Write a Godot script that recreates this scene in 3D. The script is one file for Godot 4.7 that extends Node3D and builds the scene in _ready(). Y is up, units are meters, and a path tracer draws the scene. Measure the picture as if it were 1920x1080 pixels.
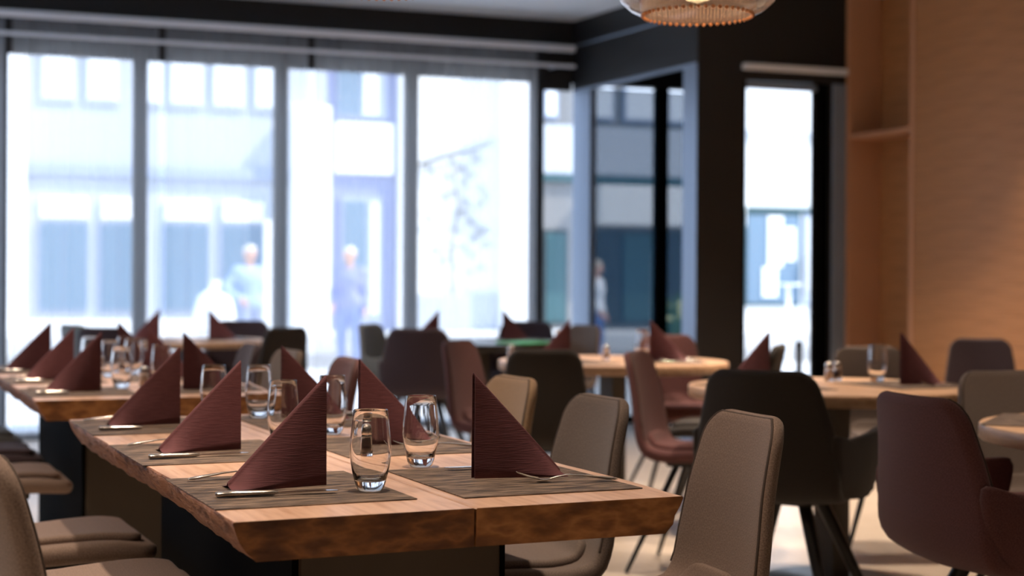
extends Node3D
# A restaurant dining room with set tables in front of a tall shop-window wall.
# Metres, y up. The camera stands at x = z = 0 and looks towards -z and +x.

var M := {}          # materials
var mesh_cache := {} # shared meshes
var used := {}       # names already taken
var rng := RandomNumberGenerator.new()

const CEIL := 3.256
const LAMP_Y := 1.808 # foot of the pendant lamps
const TOP := 0.75    # table height
# wall frames: x runs along the wall, y up, z into the room
var FW: Transform3D  # window wall
var FR: Transform3D  # side wall with the door opening
var FT: Transform3D  # short wall with the narrow window
var FP: Transform3D  # oak wall unit

func _ready() -> void:
	rng.seed = 7
	set_view()
	make_materials()
	make_frames()
	build_room()
	build_windows()
	build_curtains()
	build_oak_unit()
	build_street()
	build_lamps()
	build_long_tables()
	build_round_tables()
	build_chairs()
	build_settings()
	build_people()

# ---------------------------------------------------------------- camera, sky, sun, exposure
func set_view() -> void:
	var cam := Camera3D.new()
	cam.name = "camera"
	var yaw := deg_to_rad(23.849)
	var pitch := deg_to_rad(-0.133)
	var roll := deg_to_rad(0.335)
	var f := Vector3(sin(yaw) * cos(pitch), sin(pitch), -cos(yaw) * cos(pitch))
	var r := Vector3(cos(yaw), 0, sin(yaw))
	var u := r.cross(f)
	var r2 := r * cos(roll) + u * sin(roll)
	var u2 := u * cos(roll) - r * sin(roll)
	cam.transform = Transform3D(Basis(r2, u2, -f), Vector3(0, 1.132, 0))
	var at := CameraAttributesPhysical.new()
	at.frustum_focal_length = 63.449
	at.frustum_focus_distance = 2.95
	at.frustum_near = 0.05
	at.frustum_far = 200.0
	at.exposure_aperture = 3.3
	cam.attributes = at
	cam.fov = 21.42
	cam.current = true
	add_child(cam)

	var sky_mat := ProceduralSkyMaterial.new()
	sky_mat.sky_top_color = Color(0.7, 0.8, 0.94)
	sky_mat.sky_horizon_color = Color(0.88, 0.93, 1.0)
	sky_mat.ground_bottom_color = Color(0.5, 0.5, 0.52)
	sky_mat.ground_horizon_color = Color(0.75, 0.78, 0.82)
	sky_mat.sky_energy_multiplier = 1.75
	sky_mat.ground_energy_multiplier = 0.9
	var sky := Sky.new()
	sky.sky_material = sky_mat
	var env := Environment.new()
	env.background_mode = Environment.BG_SKY
	env.sky = sky
	env.tonemap_mode = Environment.TONE_MAPPER_LINEAR
	env.tonemap_exposure = 1.0
	env.sdfgi_enabled = true
	env.ssao_enabled = true
	env.ssil_enabled = true
	var we := WorldEnvironment.new()
	we.name = "world"
	we.environment = env
	add_child(we)

	var sun := DirectionalLight3D.new()
	sun.name = "sun"
	sun.light_color = Color(1.0, 0.97, 0.92)
	sun.light_energy = 2.15
	sun.light_angular_distance = 0.6
	sun.shadow_enabled = true
	sun.sky_mode = DirectionalLight3D.SKY_MODE_LIGHT_ONLY
	add_child(sun)
	sun.look_at_from_position(Vector3.ZERO, Vector3(-0.8, -1.0, -0.45), Vector3.UP)

	# ceiling downlights of the room, some added fill (fittings are built in build_lamps)
	for d in DOWNLIGHTS:
		var l := SpotLight3D.new()
		l.name = "downlight_beam"
		l.light_color = Color(1.0, 0.9, 0.8)
		l.light_energy = d[2]
		l.spot_angle = d[3]
		l.spot_angle_attenuation = 0.6
		l.spot_range = 12.0
		l.spot_attenuation = 2.0
		l.light_size = 0.05
		l.shadow_enabled = true
		l.position = Vector3(d[0], CEIL - 0.03, d[1])
		l.rotation_degrees = Vector3(-90, 0, 0)
		add_child(l, true)

# x, z, energy, half angle
const DOWNLIGHTS := [
	[1.0, -2.7, 5.5, 27.0, "near end of the foreground table"], [1.0, -4.0, 5.5, 27.0, "far end of the foreground table"],
	[1.0, -5.6, 5.5, 27.0, "near end of the second long table"], [1.0, -6.8, 4.5, 27.0, "far end of the second long table"],
	[3.5, -4.85, 7.0, 20.0, "right-hand round table"], [3.6, -6.85, 6.5, 22.0, "round table right of centre"],
	[3.4, -3.1, 7.0, 22.0, "table at the right edge"], [4.5, -5.75, 10.0, 28.0, "free floor behind the right-hand round table"],
	[6.5, -6.7, 6.0, 34.0, "oak wall panel"], [4.9, -7.3, 9.0, 48.0, "floor before the oak niche, added as fill"], [2.3, -9.0, 4.0, 45.0, "floor by the left windows"],  # the niche lamp is added to brighten the oak panel
	[-0.9, -2.6, 6.0, 44.0, "left aisle, near part, added as fill"], [-0.9, -5.2, 6.0, 44.0, "left aisle, far part, added as fill"], [0.9, -0.6, 5.0, 38.0, "floor before the foreground table, added as fill"],  # unseen lamps added as fill from the left and on table fronts
	[2.3, -5.3, 5.0, 22.0, "aisle between the table rows"],
]



# ---------------------------------------------------------------- frames
func make_frames() -> void:
	var w := Vector3(0.9979, 0, 0.0640).normalized()
	var d := Vector3(0.0483, 0, 0.9988).normalized()
	var k := Vector3(5.4147, 0, -11.0546)
	FW = frame(k, w)
	FR = frame(k, d)
	FT = frame(k + d * 1.805, w)
	FP = frame(k + d * 1.805 + w * 1.2067, d)

func frame(o: Vector3, x: Vector3) -> Transform3D:
	return Transform3D(Basis(x, Vector3.UP, x.cross(Vector3.UP)), o)

# ---------------------------------------------------------------- naming and tagging
func numbered(n: String) -> String:
	if not used.has(n):
		used[n] = 0
		return n
	used[n] += 1
	return "%s_%03d" % [n, used[n]]

func thing(called: String, label: String, category: String, at := Transform3D.IDENTITY, group := "") -> Node3D:
	var o := Node3D.new()
	o.name = numbered(called)
	o.transform = at
	add_child(o)
	tag(o, label, category, group)
	return o

func tag(o: Node, label: String, category: String, group := "") -> void:
	o.set_meta("label", label)
	o.set_meta("category", category)
	if group != "":
		o.set_meta("group", group)

func part(called: String, m: Mesh, mat: Material, parent: Node, at := Transform3D.IDENTITY) -> MeshInstance3D:
	var o := MeshInstance3D.new()
	o.mesh = m
	o.material_override = mat
	o.transform = at
	if parent == self:
		o.name = numbered(called)
		add_child(o)
	else:
		o.name = called
		parent.add_child(o, true)
	return o

func struct(called: String, m: Mesh, mat: Material, parent: Node = self, at := Transform3D.IDENTITY) -> MeshInstance3D:
	var o := part(called, m, mat, parent, at)
	if parent == self:
		o.set_meta("kind", "structure")
	return o

func struct_node(called: String, at := Transform3D.IDENTITY) -> Node3D:
	var o := Node3D.new()
	o.name = numbered(called)
	o.transform = at
	o.set_meta("kind", "structure")
	add_child(o)
	return o

# ---------------------------------------------------------------- mesh tools
func new_st() -> SurfaceTool:
	var st := SurfaceTool.new()
	st.begin(Mesh.PRIMITIVE_TRIANGLES)
	return st

func done(st: SurfaceTool) -> ArrayMesh:
	st.generate_normals()
	st.index()
	return st.commit()

# corners counter-clockwise as seen from outside; Godot wants them clockwise
func tri(st: SurfaceTool, a: Vector3, b: Vector3, c: Vector3) -> void:
	st.add_vertex(a)
	st.add_vertex(c)
	st.add_vertex(b)

func quad(st: SurfaceTool, a: Vector3, b: Vector3, c: Vector3, d: Vector3) -> void:
	tri(st, a, b, c)
	tri(st, a, c, d)

func flat(st: SurfaceTool) -> void:
	st.set_smooth_group(0xFFFFFFFF)

func tri_out(st: SurfaceTool, a: Vector3, b: Vector3, c: Vector3, away: Vector3) -> void:
	if (b - a).cross(c - a).dot(a + b + c - away * 3.0) < 0.0:
		tri(st, a, c, b)
	else:
		tri(st, a, b, c)

# a box with chamfered edges; size is the full size
func box(st: SurfaceTool, c: Vector3, size: Vector3, bev := 0.0, basis := Basis.IDENTITY) -> void:
	flat(st)
	var h := size * 0.5
	var b := minf(bev, minf(h.x, minf(h.y, h.z)) * 0.9)
	var pt := func(sx: float, sy: float, sz: float, ax: int) -> Vector3:
		var p := Vector3(sx * (h.x - b), sy * (h.y - b), sz * (h.z - b))
		p[ax] += [sx, sy, sz][ax] * b
		return c + basis * p
	for ax in 3:
		var u := (ax + 1) % 3
		var v := (ax + 2) % 3
		for s in [-1.0, 1.0]:
			var q := []
			for e in [[-1.0, -1.0], [1.0, -1.0], [1.0, 1.0], [-1.0, 1.0]]:
				var g := [0.0, 0.0, 0.0]
				g[ax] = s
				g[u] = e[0]
				g[v] = e[1]
				q.append(pt.call(g[0], g[1], g[2], ax))
			tri_out(st, q[0], q[1], q[2], c)
			tri_out(st, q[0], q[2], q[3], c)
	if b <= 0.0:
		return
	for ax in 3:
		var u := (ax + 1) % 3
		var v := (ax + 2) % 3
		for su in [-1.0, 1.0]:
			for sv in [-1.0, 1.0]:
				var q := []
				for e in [[-1.0, u], [1.0, u], [1.0, v], [-1.0, v]]:
					var g := [0.0, 0.0, 0.0]
					g[ax] = e[0]
					g[u] = su
					g[v] = sv
					q.append(pt.call(g[0], g[1], g[2], e[1]))
				tri_out(st, q[0], q[1], q[2], c)
				tri_out(st, q[0], q[2], q[3], c)
	for sx in [-1.0, 1.0]:
		for sy in [-1.0, 1.0]:
			for sz in [-1.0, 1.0]:
				tri_out(st, pt.call(sx, sy, sz, 0), pt.call(sx, sy, sz, 1), pt.call(sx, sy, sz, 2), c)

func box_mesh(size: Vector3, bev := 0.0) -> ArrayMesh:
	var key := "box%s_%s" % [size.snapped(Vector3.ONE * 0.0005), bev]
	if not mesh_cache.has(key):
		var st := new_st()
		box(st, Vector3.ZERO, size, bev)
		mesh_cache[key] = done(st)
	return mesh_cache[key]

# a box between limits in a wall frame
func fbox(called: String, fr: Transform3D, s0: float, s1: float, y0: float, y1: float, m0: float, m1: float, mat: Material, parent: Node = self, bev := 0.0) -> MeshInstance3D:
	var at := Transform3D(Basis.IDENTITY, Vector3((s0 + s1) * 0.5, (y0 + y1) * 0.5, (m0 + m1) * 0.5))
	var m := box_mesh(Vector3(absf(s1 - s0), absf(y1 - y0), absf(m1 - m0)), bev)
	return struct(called, m, mat, parent, fr * at if parent == self else at)

# rows of points; quads face (along the rows) x (across the rows)
func grid(st: SurfaceTool, rows: Array, closed := false, group := 0) -> void:
	st.set_smooth_group(group)
	for i in rows.size() - 1:
		var a: PackedVector3Array = rows[i]
		var b: PackedVector3Array = rows[i + 1]
		var n := a.size()
		for j in (n if closed else n - 1):
			var k := (j + 1) % n
			if a[j] != b[j]:
				tri(st, a[j], b[j], b[k])
			if a[j] != a[k]:
				tri(st, a[j], b[k], a[k])

func fan(st: SurfaceTool, row: PackedVector3Array, flip: bool, group := 1) -> void:
	st.set_smooth_group(group)
	var c := Vector3.ZERO
	for p in row:
		c += p
	c /= row.size()
	for j in row.size():
		var k := (j + 1) % row.size()
		if flip:
			tri(st, c, row[k], row[j])
		else:
			tri(st, c, row[j], row[k])

func lathe(st: SurfaceTool, prof: Array, seg := 32, centre := Vector3.ZERO, group := 0) -> void:
	var rows := []
	for q in prof:
		var r := PackedVector3Array()
		for j in seg:
			var a := TAU * j / seg
			r.append(centre + Vector3(q.x * cos(a), q.y, q.x * sin(a)))
		rows.append(r)
	st.set_smooth_group(group)
	for i in rows.size() - 1:
		for j in seg:
			var k := (j + 1) % seg
			var a: Vector3 = rows[i][j]
			var b: Vector3 = rows[i + 1][j]
			var c: Vector3 = rows[i + 1][k]
			var d: Vector3 = rows[i][k]
			if prof[i + 1].x > 1e-6:
				tri(st, a, b, c)
			if prof[i].x > 1e-6:
				tri(st, a, c if prof[i + 1].x > 1e-6 else b, d)

func tube(st: SurfaceTool, pts: Array, radii: Array, seg := 8, squash := 1.0, up := Vector3.UP) -> void:
	var rows := []
	for i in pts.size():
		var t: Vector3 = (pts[mini(i + 1, pts.size() - 1)] - pts[maxi(i - 1, 0)]).normalized()
		var x := t.cross(up)
		if x.length() < 0.05:
			x = t.cross(Vector3.FORWARD)
		x = x.normalized()
		var y := x.cross(t).normalized()
		var row := PackedVector3Array()
		for j in seg:
			var a := TAU * j / seg
			row.append(pts[i] + x * cos(a) * radii[i] + y * sin(a) * radii[i] * squash)
		rows.append(row)
	for i in rows.size() - 1:
		st.set_smooth_group(0)
		for j in seg:
			var k := (j + 1) % seg
			quad(st, rows[i][j], rows[i][k], rows[i + 1][k], rows[i + 1][j])
	# x, y, t: x cross y = -t ... close both ends
	cap_away(st, rows[0], pts[1])
	cap_away(st, rows[-1], pts[-2])

func cap_away(st: SurfaceTool, row: PackedVector3Array, from: Vector3) -> void:
	st.set_smooth_group(5)
	var c := Vector3.ZERO
	for p in row:
		c += p
	c /= row.size()
	for j in row.size():
		tri_out(st, c, row[j], row[(j + 1) % row.size()], from)

# flat outline (counter-clockwise in x, y) given depth along z, edges chamfered
func prism(st: SurfaceTool, outline: PackedVector2Array, z0: float, z1: float, to := Transform3D.IDENTITY) -> void:
	flat(st)
	if Geometry2D.is_polygon_clockwise(outline):
		outline.reverse()
	var idx := Geometry2D.triangulate_polygon(outline)
	var mid := to * Vector3(0, 0, (z0 + z1) * 0.5)
	var nz := (to.basis * Vector3(0, 0, 1)).normalized()
	for side in [z0, z1]:
		for i in range(0, idx.size(), 3):
			var a := to * Vector3(outline[idx[i]].x, outline[idx[i]].y, side)
			var b := to * Vector3(outline[idx[i + 1]].x, outline[idx[i + 1]].y, side)
			var c := to * Vector3(outline[idx[i + 2]].x, outline[idx[i + 2]].y, side)
			var want := nz if side == maxf(z0, z1) else -nz
			if (b - a).cross(c - a).dot(want) < 0:
				tri(st, a, c, b)
			else:
				tri(st, a, b, c)
	for i in outline.size():
		var p := outline[i]
		var q := outline[(i + 1) % outline.size()]
		var lo := minf(z0, z1)
		var hi := maxf(z0, z1)
		quad(st, to * Vector3(p.x, p.y, lo), to * Vector3(q.x, q.y, lo), to * Vector3(q.x, q.y, hi), to * Vector3(p.x, p.y, hi))

func catmull(keys: Array, t: float) -> Array:
	var n := keys.size()
	var i := clampi(int(floor(t)), 0, n - 2)
	var f := t - i
	var a = keys[maxi(i - 1, 0)]
	var b = keys[i]
	var c = keys[i + 1]
	var d = keys[mini(i + 2, n - 1)]
	var o := []
	for k in b.size():
		o.append(0.5 * (2.0 * b[k] + (c[k] - a[k]) * f + (2.0 * a[k] - 5.0 * b[k] + 4.0 * c[k] - d[k]) * f * f + (3.0 * b[k] - a[k] - 3.0 * c[k] + d[k]) * f * f * f))
	return o

# ---------------------------------------------------------------- materials
func noise_tex(freq: float, octaves: int, sd: int, ramp := [], size := 512, kind := FastNoiseLite.TYPE_SIMPLEX_SMOOTH, as_normal := 0.0) -> NoiseTexture2D:
	var n := FastNoiseLite.new()
	n.noise_type = kind
	n.seed = sd
	n.frequency = freq
	n.fractal_type = FastNoiseLite.FRACTAL_FBM
	n.fractal_octaves = octaves
	var t := NoiseTexture2D.new()
	t.width = size
	t.height = size
	t.seamless = true
	t.noise = n
	if ramp.size():
		var g := Gradient.new()
		g.offsets = PackedFloat32Array(ramp[0])
		g.colors = PackedColorArray(ramp[1])
		t.color_ramp = g
	if as_normal > 0.0:
		t.as_normal_map = true
		t.bump_strength = as_normal
	return t

func mat(n: String, c: Color, rough := 0.7, metal := 0.0) -> StandardMaterial3D:
	var m := StandardMaterial3D.new()
	m.resource_name = n
	m.albedo_color = c
	m.roughness = rough
	m.metallic = metal
	M[n] = m
	return m

func grainy(n: String, tex: Texture2D, scale: Vector3, rough: float, bump: Texture2D = null, bump_cm := 0.0) -> StandardMaterial3D:
	var m := mat(n, Color.WHITE, rough)
	m.albedo_texture = tex
	m.uv1_triplanar = true
	m.uv1_scale = scale
	m.uv1_triplanar_sharpness = 4.0
	if bump:
		m.heightmap_enabled = true
		m.heightmap_texture = bump
		m.heightmap_scale = bump_cm
	return m

func fabric(n: String, c: Color) -> void:
	var lo := c.darkened(0.16)
	var hi := c.lightened(0.07)
	var m := grainy(n, noise_tex(0.06, 3, 11, [[0.2, 0.8], [lo, hi]], 256), Vector3(14, 14, 14), 0.86, M_weave, 0.03)
	m.rim_enabled = true
	m.rim = 0.18
	m.rim_tint = 0.7

var M_weave: Texture2D

func make_materials() -> void:
	M_weave = noise_tex(0.25, 2, 5, [], 256)
	var fine := noise_tex(0.05, 4, 3, [], 512)
	# oak of the long tables: grain along z
	var oak := noise_tex(0.02, 5, 21, [[0.0, 0.35, 0.55, 0.75, 1.0], [Color(0.66, 0.51, 0.41), Color(0.755, 0.61, 0.515), Color(0.785, 0.645, 0.55), Color(0.81, 0.67, 0.575), Color(0.73, 0.58, 0.48)]], 512)
	var t := grainy("oak_top", oak, Vector3(3.2, 3.2, 0.35), 0.42, fine, 0.02)
	t.metallic_specular = 0.45
	grainy("oak_edge", noise_tex(0.018, 5, 8, [[0.2, 0.42, 0.55, 0.7, 0.9], [Color(0.4, 0.25, 0.17), Color(0.58, 0.4, 0.3), Color(0.64, 0.46, 0.35), Color(0.55, 0.37, 0.27), Color(0.7, 0.52, 0.41)]], 512), Vector3(1.6, 3.5, 1.0), 0.7, fine, 0.25)
	grainy("oak_end", noise_tex(0.02, 5, 31, [[0.15, 0.4, 0.6, 0.85], [Color(0.28, 0.15, 0.07), Color(0.39, 0.23, 0.11), Color(0.53, 0.34, 0.175), Color(0.36, 0.21, 0.1)]], 512), Vector3(0.7, 1.6, 1.6), 0.62, fine, 0.12)
	grainy("oak_end_lit", noise_tex(0.02, 5, 31, [[0.15, 0.4, 0.6, 0.85], [Color(0.4, 0.24, 0.115), Color(0.53, 0.34, 0.175), Color(0.66, 0.45, 0.26), Color(0.48, 0.3, 0.155)]], 512), Vector3(0.7, 1.6, 1.6), 0.62, fine, 0.12)  # same end grain, lightened in colour in place of stronger light
	# pale oak of the round tables
	grainy("oak_round", noise_tex(0.02, 5, 41, [[0.1, 0.5, 0.9], [Color(0.68, 0.53, 0.4), Color(0.78, 0.63, 0.5), Color(0.83, 0.69, 0.56)]], 512), Vector3(3.0, 3.0, 0.4), 0.4)
	mat("dark_top", Color(0.1, 0.085, 0.08), 0.28)
	# oak veneer of the wall unit: grain along z, level
	grainy("veneer", noise_tex(0.022, 5, 51, [[0.1, 0.45, 0.7, 0.95], [Color(0.58, 0.4, 0.24), Color(0.64, 0.45, 0.28), Color(0.67, 0.475, 0.3), Color(0.61, 0.425, 0.26)]], 512), Vector3(0.16, 5.0, 0.16), 0.5)
	mat("veneer_edge", Color(0.74, 0.55, 0.42), 0.5)
	# fabrics
	fabric("taupe", Color(0.47, 0.385, 0.335))
	fabric("sand", Color(0.62, 0.5, 0.38))
	fabric("greybrown", Color(0.36, 0.3, 0.265))
	fabric("mauve", Color(0.38, 0.21, 0.205))
	fabric("plum", Color(0.2, 0.13, 0.155))
	fabric("brown", Color(0.14, 0.11, 0.083))  # brown cloth; on the large armchair it is taupe darkened for shade
	fabric("grey", Color(0.42, 0.43, 0.42))
	mat("piping", Color(0.24, 0.19, 0.16), 0.8)
	mat("black_leg", Color(0.035, 0.032, 0.032), 0.45)
	mat("rubber", Color(0.02, 0.02, 0.02), 0.8)
	# paper napkin with fine cross lines
	var crinkle := noise_tex(0.03, 3, 61, [], 512)
	grainy("napkin", noise_tex(0.03, 3, 62, [[0.2, 0.8], [Color(0.335, 0.178, 0.195), Color(0.405, 0.227, 0.245)]], 512), Vector3(1.5, 26, 1.5), 0.85, crinkle, 0.05)
	# woven placemat: ribs run along x, strips of brown and grey
	grainy("placemat", noise_tex(0.03, 4, 71, [[0.36, 0.43, 0.52, 0.6, 0.66], [Color(0.17, 0.13, 0.11), Color(0.44, 0.36, 0.3), Color(0.56, 0.48, 0.41), Color(0.4, 0.33, 0.28), Color(0.2, 0.15, 0.13)]], 512), Vector3(0.3, 3, 4.2), 0.75, crinkle, 0.06)
	mat("steel", Color(0.78, 0.75, 0.72), 0.22, 1.0)
	var g := mat("glass", Color(1, 1, 1, 0.0), 0.0)
	g.refraction_enabled = true
	g.refraction_scale = 0.05
	g.transparency = BaseMaterial3D.TRANSPARENCY_ALPHA
	mat("pepper", Color(0.24, 0.12, 0.06), 0.8)
	mat("salt", Color(0.85, 0.72, 0.62), 0.8)
	# room
	mat("paint_black", Color(0.075, 0.07, 0.07), 0.6)
	mat("frame_dark", Color(0.13, 0.135, 0.145), 0.45)
	mat("frame_grey", Color(0.56, 0.62, 0.7), 0.4, 0.5)
	mat("transom", Color(0.12, 0.115, 0.115), 0.6)
	mat("rail", Color(0.88, 0.9, 0.93), 0.35)
	mat("ceiling", Color(0.88, 0.92, 0.96), 0.9)
	mat("wall_dark", Color(0.16, 0.14, 0.13), 0.8)
	grainy("floor", noise_tex(0.02, 5, 81, [[0.1, 0.5, 0.9], [Color(0.78, 0.72, 0.655), Color(0.82, 0.76, 0.69), Color(0.85, 0.79, 0.725)]], 512), Vector3(3.0, 1.0, 0.5), 0.32)
	mat("base_dark", Color(0.24, 0.21, 0.17), 0.6)
	mat("base_black", Color(0.022, 0.022, 0.022), 0.9)
	M.base_black.metallic_specular = 0.15
	mat("base_plate", Color(0.3, 0.33, 0.36), 0.4, 0.6)
	var p := mat("pane", Color(0.9, 0.95, 1.0, 0.03), 0.02)
	p.transparency = BaseMaterial3D.TRANSPARENCY_ALPHA
	p = mat("pane_tinted", Color(0.08, 0.17, 0.22, 0.6), 0.3)
	p.transparency = BaseMaterial3D.TRANSPARENCY_ALPHA
	p.backlight_enabled = true
	p.backlight = Color(0.14, 0.26, 0.34)
	p = mat("sheer", Color(0.74, 0.76, 0.81, 0.3), 0.9)
	p.transparency = BaseMaterial3D.TRANSPARENCY_ALPHA
	p.backlight_enabled = true
	p.backlight = Color(1, 1, 1)
	p.cull_mode = BaseMaterial3D.CULL_DISABLED
	# street
	mat("pavement", Color(0.84, 0.84, 0.84), 0.9)
	mat("kerb", Color(0.66, 0.66, 0.66), 0.9)
	mat("render_white", Color(0.93, 0.93, 0.92), 0.9)
	mat("render_grey", Color(0.74, 0.76, 0.79), 0.9)
	mat("render_dim", Color(0.5, 0.5, 0.5), 0.9)
	mat("shop_blue", Color(0.55, 0.58, 0.72), 0.7)
	mat("shop_glass", Color(0.42, 0.52, 0.6), 0.12)
	mat("shop_dark", Color(0.16, 0.2, 0.22), 0.3)
	mat("sign_white", Color(0.96, 0.96, 0.96), 0.8)
	mat("shop_frame", Color(0.62, 0.66, 0.74), 0.6)
	mat("teal", Color(0.2, 0.34, 0.36), 0.5)
	mat("twig", Color(0.36, 0.37, 0.38), 0.9)
	mat("green_card", Color(0.3, 0.68, 0.45), 0.5)

# ---------------------------------------------------------------- the room
func build_room() -> void:
	# floor and ceiling share one outline
	var a := FW * Vector3(-8.6, 0, -0.06)
	var k := FW * Vector3(1.4, 0, -0.06)
	var e := FT * Vector3(0.36, 0, -0.12)
	var e2 := FT * Vector3(3.4, 0, -0.12)
	var out := PackedVector2Array([Vector2(a.x, -a.z), Vector2(k.x, -k.z), Vector2(e.x, -e.z), Vector2(e2.x, -e2.z), Vector2(9.2, -e2.z), Vector2(9.2, -4.5), Vector2(-3.2, -4.5), Vector2(-3.2, -a.z)])
	var turn := Transform3D(Basis(Vector3.RIGHT, -PI / 2), Vector3.ZERO)
	var st := new_st()
	prism(st, out, -0.25, 0.0, turn)
	struct("floor", done(st), M.floor)
	st = new_st()
	prism(st, out, CEIL, CEIL + 0.3, turn)
	struct("ceiling", done(st), M.ceiling)
	# outer walls that close the room
	struct("wall_left", box_mesh(Vector3(0.2, CEIL, 12.7)), M.wall_dark, self, Transform3D(Basis.IDENTITY, Vector3(-3.1, CEIL / 2, -1.75)))
	var lw := struct_node("window_11", Transform3D(Basis.IDENTITY, Vector3(-3.1, 0, -9.85)))
	for kk in 3:
		part("mullion", box_mesh(Vector3(0.12, CEIL, 0.1)), M.frame_dark, lw, Transform3D(Basis.IDENTITY, Vector3(0, CEIL / 2, -1.7 + kk * 1.7)))
	for kk in 2:
		part("pane", box_mesh(Vector3(0.006, CEIL - 0.1, 1.6)), M.pane, lw, Transform3D(Basis.IDENTITY, Vector3(0, CEIL / 2, -0.85 + kk * 1.7)))
	struct("wall_front", box_mesh(Vector3(12.6, CEIL, 0.2)), M.wall_dark, self, Transform3D(Basis.IDENTITY, Vector3(3.0, CEIL / 2, 4.5)))
	struct("wall_right", box_mesh(Vector3(0.2, CEIL, 13.6)), M.wall_dark, self, Transform3D(Basis.IDENTITY, Vector3(9.1, CEIL / 2, -2.25)))
	# black bulkhead over the window wall
	fbox("wall_back", FW, -8.5, 0.0, 3.03, CEIL, -0.12, 0.0, M.paint_black)
	fbox("wall_back", FW, 0.0, 1.36, 2.76, CEIL, -0.12, 0.0, M.paint_black)
	var p0 := FW * Vector3(1.38, 0, -0.06)
	var p1 := FT * Vector3(0.33, 0, -0.12)
	var fd := frame(p1, (p0 - p1).normalized())
	fbox("wall_recess", fd, 0.0, p0.distance_to(p1), 0.0, CEIL, 0.0, 0.08, M.paint_black)
	# portal of the side recess: lintel, two jambs and a slim trim line
	fbox("wall_side", FR, 0.0, 1.805, 2.70, CEIL, -0.06, 0.0, M.frame_dark)
	fbox("trim_1", FR, 0.02, 1.8, 2.685, 2.70, -0.06, 0.012, M.frame_grey, self, 0.003)
	fbox("trim_2", FR, 0.02, 1.8, 3.045, 3.06, 0.0, 0.012, M.frame_grey, self, 0.003)
	fbox("door_1", FR, 0.0, 0.285, 0.0, 2.70, -0.06, 0.0, M.frame_grey, self, 0.004)
	fbox("door_2", FR, 1.621, 1.805, 0.0, 2.70, -0.06, 0.0, M.frame_grey, self, 0.004)
	# short black wall with the narrow window
	fbox("wall_end", FT, 0.0, 0.37, 0.0, CEIL, -0.2, 0.0, M.paint_black)
	fbox("wall_end", FT, 0.37, 1.075, 2.60, CEIL, -0.2, 0.0, M.paint_black)
	fbox("trim_3", FT, 1.09, 1.2, 0.0, 2.6, 0.0, 0.02, M.frame_grey, self, 0.003)
	fbox("wall_end", FT, 1.075, 3.4, 0.0, CEIL, -0.2, 0.0, M.paint_black)

func build_windows() -> void:
	# bays of the big window: [from, to] along the wall
	var mull := [-7.5, -6.46, -5.42, -4.38, -3.41, -2.37, -1.345, -0.296]
	for i in mull.size() - 1:
		var w := struct_node("window_%d" % (i + 1), FW)
		var a: float = mull[i]
		var b: float = mull[i + 1]
		fbox("mullion", FW, b - 0.05, b + 0.05, 0.0, 3.03, -0.1, 0.0, M.frame_dark, w, 0.006)
		if i == 0:
			fbox("mullion", FW, a - 0.05, a + 0.05, 0.0, 3.03, -0.1, 0.0, M.frame_dark, w, 0.006)
		fbox("transom", FW, a + 0.05, b - 0.05, 2.76, 3.03, -0.09, -0.03, M.transom, w)
		fbox("sill", FW, a + 0.05, b - 0.05, 0.0, 0.05, -0.09, -0.01, M.frame_dark, w)
		fbox("pane", FW, a + 0.05, b - 0.05, 0.05, 2.76, -0.062, -0.056, M.pane, w)
	var n := struct_node("window_8", FW)
	fbox("pane", FW, -0.246, 0.0, 0.05, 2.70, -0.062, -0.056, M.pane, n)
	fbox("transom", FW, -0.246, 0.0, 2.70, 3.03, -0.09, -0.03, M.transom, n)
	fbox("sill", FW, -0.246, 0.0, 0.0, 0.05, -0.09, -0.01, M.frame_dark, n)
	# tinted glass of the recess behind the portal
	var d := struct_node("window_9", FW)
	fbox("frame", FW, 0.07, 0.185, 0.0, 2.76, -0.1, 0.0, M.base_black, d, 0.004)
	fbox("frame", FW, 0.76, 0.86, 0.0, 2.76, -0.1, 0.0, M.base_black, d, 0.004)
	fbox("frame", FW, 1.25, 1.35, 0.0, 2.76, -0.1, 0.0, M.base_black, d, 0.004)
	fbox("sill", FW, 0.185, 1.25, 0.0, 0.06, -0.09, 0.0, M.base_black, d)
	fbox("pane", FW, 0.185, 0.76, 0.06, 2.74, -0.07, -0.06, M.pane_tinted, d)
	fbox("pane", FW, 0.86, 1.25, 0.06, 2.74, -0.07, -0.06, M.pane_tinted, d)
	# narrow window of the short wall
	var s := struct_node("window_10", FT)
	fbox("frame", FT, 0.37, 0.402, 0.0, 2.6, -0.14, -0.02, M.base_black, s, 0.004)
	fbox("frame", FT, 1.0, 1.075, 0.0, 2.6, -0.14, -0.02, M.base_black, s, 0.004)
	fbox("frame", FT, 0.402, 1.0, 0.0, 0.07, -0.14, -0.02, M.base_black, s, 0.004)
	fbox("pane", FT, 0.402, 1.0, 0.07, 2.6, -0.09, -0.084, M.pane, s)
	var h := fbox("curtain_rail", FT, 0.35, 1.2, 2.665, 2.71, 0.0, 0.05, M.rail, self, 0.006)
	h.remove_meta("kind")
	tag(h, "short pale rail on the black wall over the narrow window", "curtain rail")
	var bl := fbox("roller_blind", FT, 0.405, 0.995, 2.545, 2.592, -0.075, -0.03, M.frame_grey, self, 0.01)
	bl.remove_meta("kind")
	tag(bl, "rolled-up grey blind at the head of the narrow window", "blind")

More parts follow.
